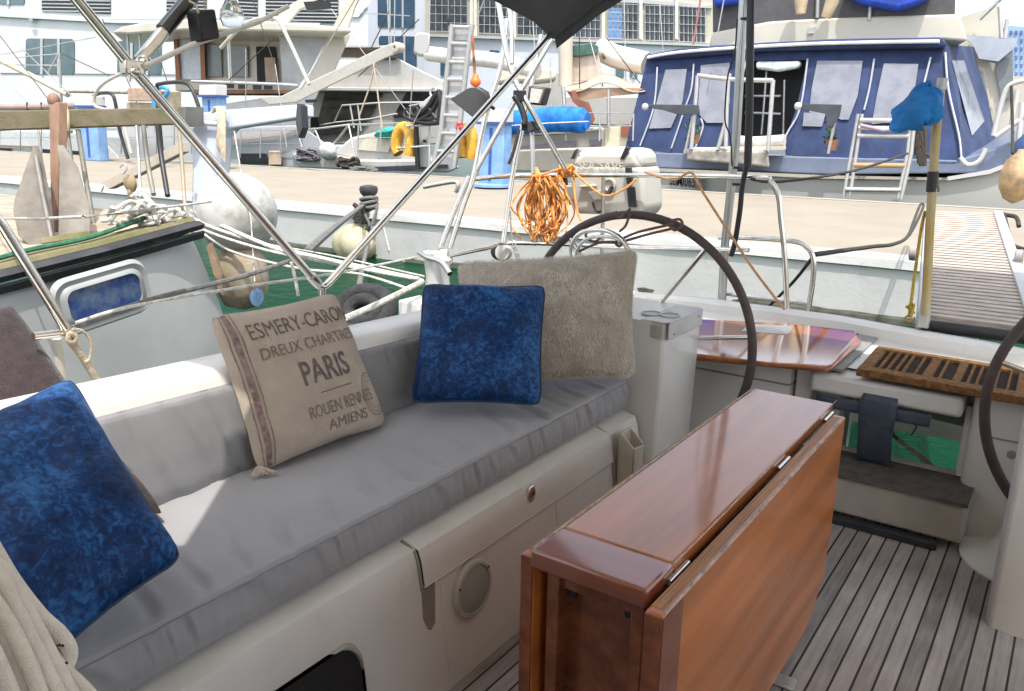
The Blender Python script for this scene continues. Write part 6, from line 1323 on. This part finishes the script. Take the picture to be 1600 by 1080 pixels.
for lab, pl, rungs in (('right', ([(1341,178),(1330,240),(1318,308)], [(1347,178),(1338,240),(1328,306)], [(1430,180),(1424,240),(1408,312)], [(1424,180),(1418,240),(1403,310)]), ((188,1344,1424),(200,1342,1424),(212,1340,1420),(258,1334,1414),(296,1322,1408))),):
    l2 = thing('swim_ladder', 'silver swimming ladder with wooden rung lowered at the cruiser transom', 'ladder', tuple(atY(1370,310,YB2-.6)))
    for q in pl: tubeY(l2, 'side_rail', alu, q, YB2-.7, .035)
    for y, xa, xb in rungs: tubeY(l2, 'rung', (mat('rung_wood', (.42,.25,.12), .6) if y == 258 else alu), [(xa,y),(xb,y+1)], YB2-.72, .045)
    tubeY(l2, 'rope_tie', mat('lilac_rope', (.35,.26,.30), .8), [(1345,196),(1380,204),(1420,200)], YB2-.78, .035)
for px, lab in (([(1008,165),(1012,163),(1092,164),(1094,178),(1062,180),(1036,172),(1010,168)], 'left dark solar panel with white knob in front of the canvas'), ([(1247,164),(1252,162),(1316,163),(1312,182),(1300,200),(1292,198),(1290,178),(1250,170)], 'right dark solar panel with white knob beside the doorway')):
    t = thing('solar_panel', lab, 'solar panel', tuple(atY(px[0][0], px[0][1], YB2-1.1)), 'solar panels on the cruiser rail')
    part(t, 'panel', mat('panel_dark', (.06,.065,.08), .3, var=.3, vs=3), px, YB2-1.1, .12, .01); m = MB(); m.ball(atY(px[0][0], px[0][1]+2, YB2-1.15), .075, seg=12); m.build('knob', whitep, t, smooth=True)
    tubeY(t, 'stay', dullst, [(px[2][0]-6, px[2][1]+2), (px[2][0]-22, 240)], YB2-1.0, .03)
for k, (x, y) in enumerate(((1084,205),(1299,215))):
    t = thing('potted_plant', ('left','right')[k]+' small green plant in a pot behind the cruiser canvas edge', 'plant', tuple(atY(x, y+14, YB2-.5)), 'potted plants on the cruiser')
    m = MB()
    for j in range(90):
        c = atY(x+rr_.gauss(0,5), y+rr_.gauss(0,10), YB2-.45+rr_.uniform(-.12,.12)); u = V((rr_.uniform(-1,1),rr_.uniform(-1,1),rr_.uniform(-1,1))).normalized()*.05; w_ = V((rr_.uniform(-1,1),rr_.uniform(-1,1),rr_.uniform(-1,1))).normalized()*.03; m.quad(c-u, c+w_, c+u, c-w_)
    m.build('leaves', mat('plant_green', (.04,.10,.03), .7, var=.4), t)
    m = MB(); m.lathe(atY(x, y+20, YB2-.45), Z_, [(.09,0),(.13,.2),(.12,.2)], 14); m.build('pot', mat('pot_brown', (.3,.14,.08), .8), t, smooth=True)
# upper works
part(bb, 'flybridge_side', creamb, [(1112,58),(1112,52),(1200,32),(1380,26),(1500,24),(1560,4),(1566,20),(1572,60),(1584,120),(1586,190),(1572,245),(1540,225),(1500,76),(1476,56),(1300,58),(1200,64)], YB2+3.2, 5, .04)
part(bb, 'flybridge_band', creamb, [(1108,74),(1112,51),(1200,34),(1240,31),(1380,25),(1500,22),(1512,64),(1476,62),(1300,64),(1200,70)], YB2+.9, 4, .04)
part(bb, 'flybridge_canvas', mat('charcoal_canvas', (.085,.085,.09), .8, var=.15), [(1113,-60),(1495,-60),(1492,22),(1380,25),(1240,31),(1114,50)], YB2+.94, 3.8)
part(bb, 'side_dodger', mat('grey_dodger', (.30,.33,.38), .8), [(1520,52),(1550,72),(1560,100),(1530,92)], YB2+3.05, .08); part(bb, 'wheelhouse_window', mat('wheelhouse_glass', (.20,.22,.23), .15), [(1562,84),(1582,80),(1584,150),(1566,158),(1556,110)], YB2+3.1, .08, .0)
part(bb, 'blue_gray_strake', mat('strake_grey', (.38,.42,.48), .5), [(1500,54),(1590,60),(1588,72),(1560,96),(1530,92),(1520,70)], YB2+2.9, .08)
wf = part(bb, 'wheelhouse_door', creamb, [(1524,100),(1538,106),(1550,170),(1540,165)], YB2+3.08, .1); part(bb, 'door_glass', MATS['wheelhouse_glass'], [(1527,108),(1536,112),(1546,162),(1540,160)], YB2+3.0, .08)
part(bb, 'transom_lamp', dullst, [(1263,43),(1274,42),(1272,52),(1262,53)], YB2+.85, .08)
m = MB()
for a_, px in enumerate(([(1112,-20),(1165,-20),(1160,2),(1130,8),(1117,10)], [(1318,-20),(1462,-20),(1450,-2),(1432,8),(1402,16),(1372,10),(1336,4)])):
    m = MB(); slab(m, px, YB2+.6, .5); o = m.build('cover', royal, None, bevel=.08, seg=3, thing_=None); o.name = 'royal_blue_cover'; tag(o, ('small','large')[a_]+' royal blue cover draped over the cruiser flybridge rail', 'cover', 'royal blue covers')
for k, pl in enumerate(([(1251,-40),(1252,0),(1251,22)], [(1306,-40),(1300,4),(1290,28)])):
    m = MB(); m.tube([atY(x,y,YB2+.5) for x,y in pl], .14, 12, rads=[.14,.14,.10]); o = m.build('sand_fender', tancov, None, smooth=True); tag(o, ('left','right')[k]+' sand coloured sausage fender hanging from the cruiser flybridge', 'fender', 'sand fenders')
for pl in ([(1362,-10),(1358,32)], [(1278,-10),(1277,28)], [(1530,30),(1572,-10)], [(1562,10),(1565,60)], [(1570,60),(1574,30)]): tubeY(bb, 'upper_rail', alu, pl, YB2+.9, .04)
for pl in ([(1552,212),(1568,150),(1580,132),(1600,126)], [(1556,214),(1590,190),(1600,180)], [(1580,200),(1590,140)], [(1500,246),(1512,258),(1530,252),(1540,232)], [(1590,240),(1597,160)]): tubeY(bb, 'bow_rail', whitep, pl, YB2-.2, .045, 3)
m = MB(); T(m, [atY(x,y,YB2-.6) for x,y in ((1466,300),(1462,250),(1440,236))], .03); m.build('water_hose', dark_rope, bb, smooth=True)
m = MB()
for k in range(10): T(m, [atY(1437+rr_.uniform(-8,8), 205+rr_.uniform(-12,55), YB2-.6) for _ in range(4)], .035, 6, 3)
o = m.build('rope_tangle', dark_rope, None, smooth=True); tag(o, 'dark tangle of cords beside the swimming ladder', 'rope')
m = MB(); m.lathe(atY(1582,318,12.5), Z_, [(.02,.0),(.12,.06),(.19,.2),(.20,.38),(.15,.54),(.05,.64),(.04,.68)], 28); o = m.build('pear_fender', fendo, None, smooth=True); tag(o, 'orange stained pear fender hanging at the right edge by the cruiser hull', 'fender')
m = MB(); m.lathe(atY(1599,262,13.5), Z_, [(.02,.0),(.13,.06),(.17,.2),(.15,.34),(.06,.45)], 24); o = m.build('round_fender', mat('navy_fender', (.03,.06,.16), .4), None, smooth=True); tag(o, 'dark blue round fender behind the stained one at the right edge', 'fender')
rope('fender_line', [atY(1580,134,13), atY(1582,190,12.9), atY(1582,240,12.6)], .02, dark_rope, 'dark line holding the stained pear fender')
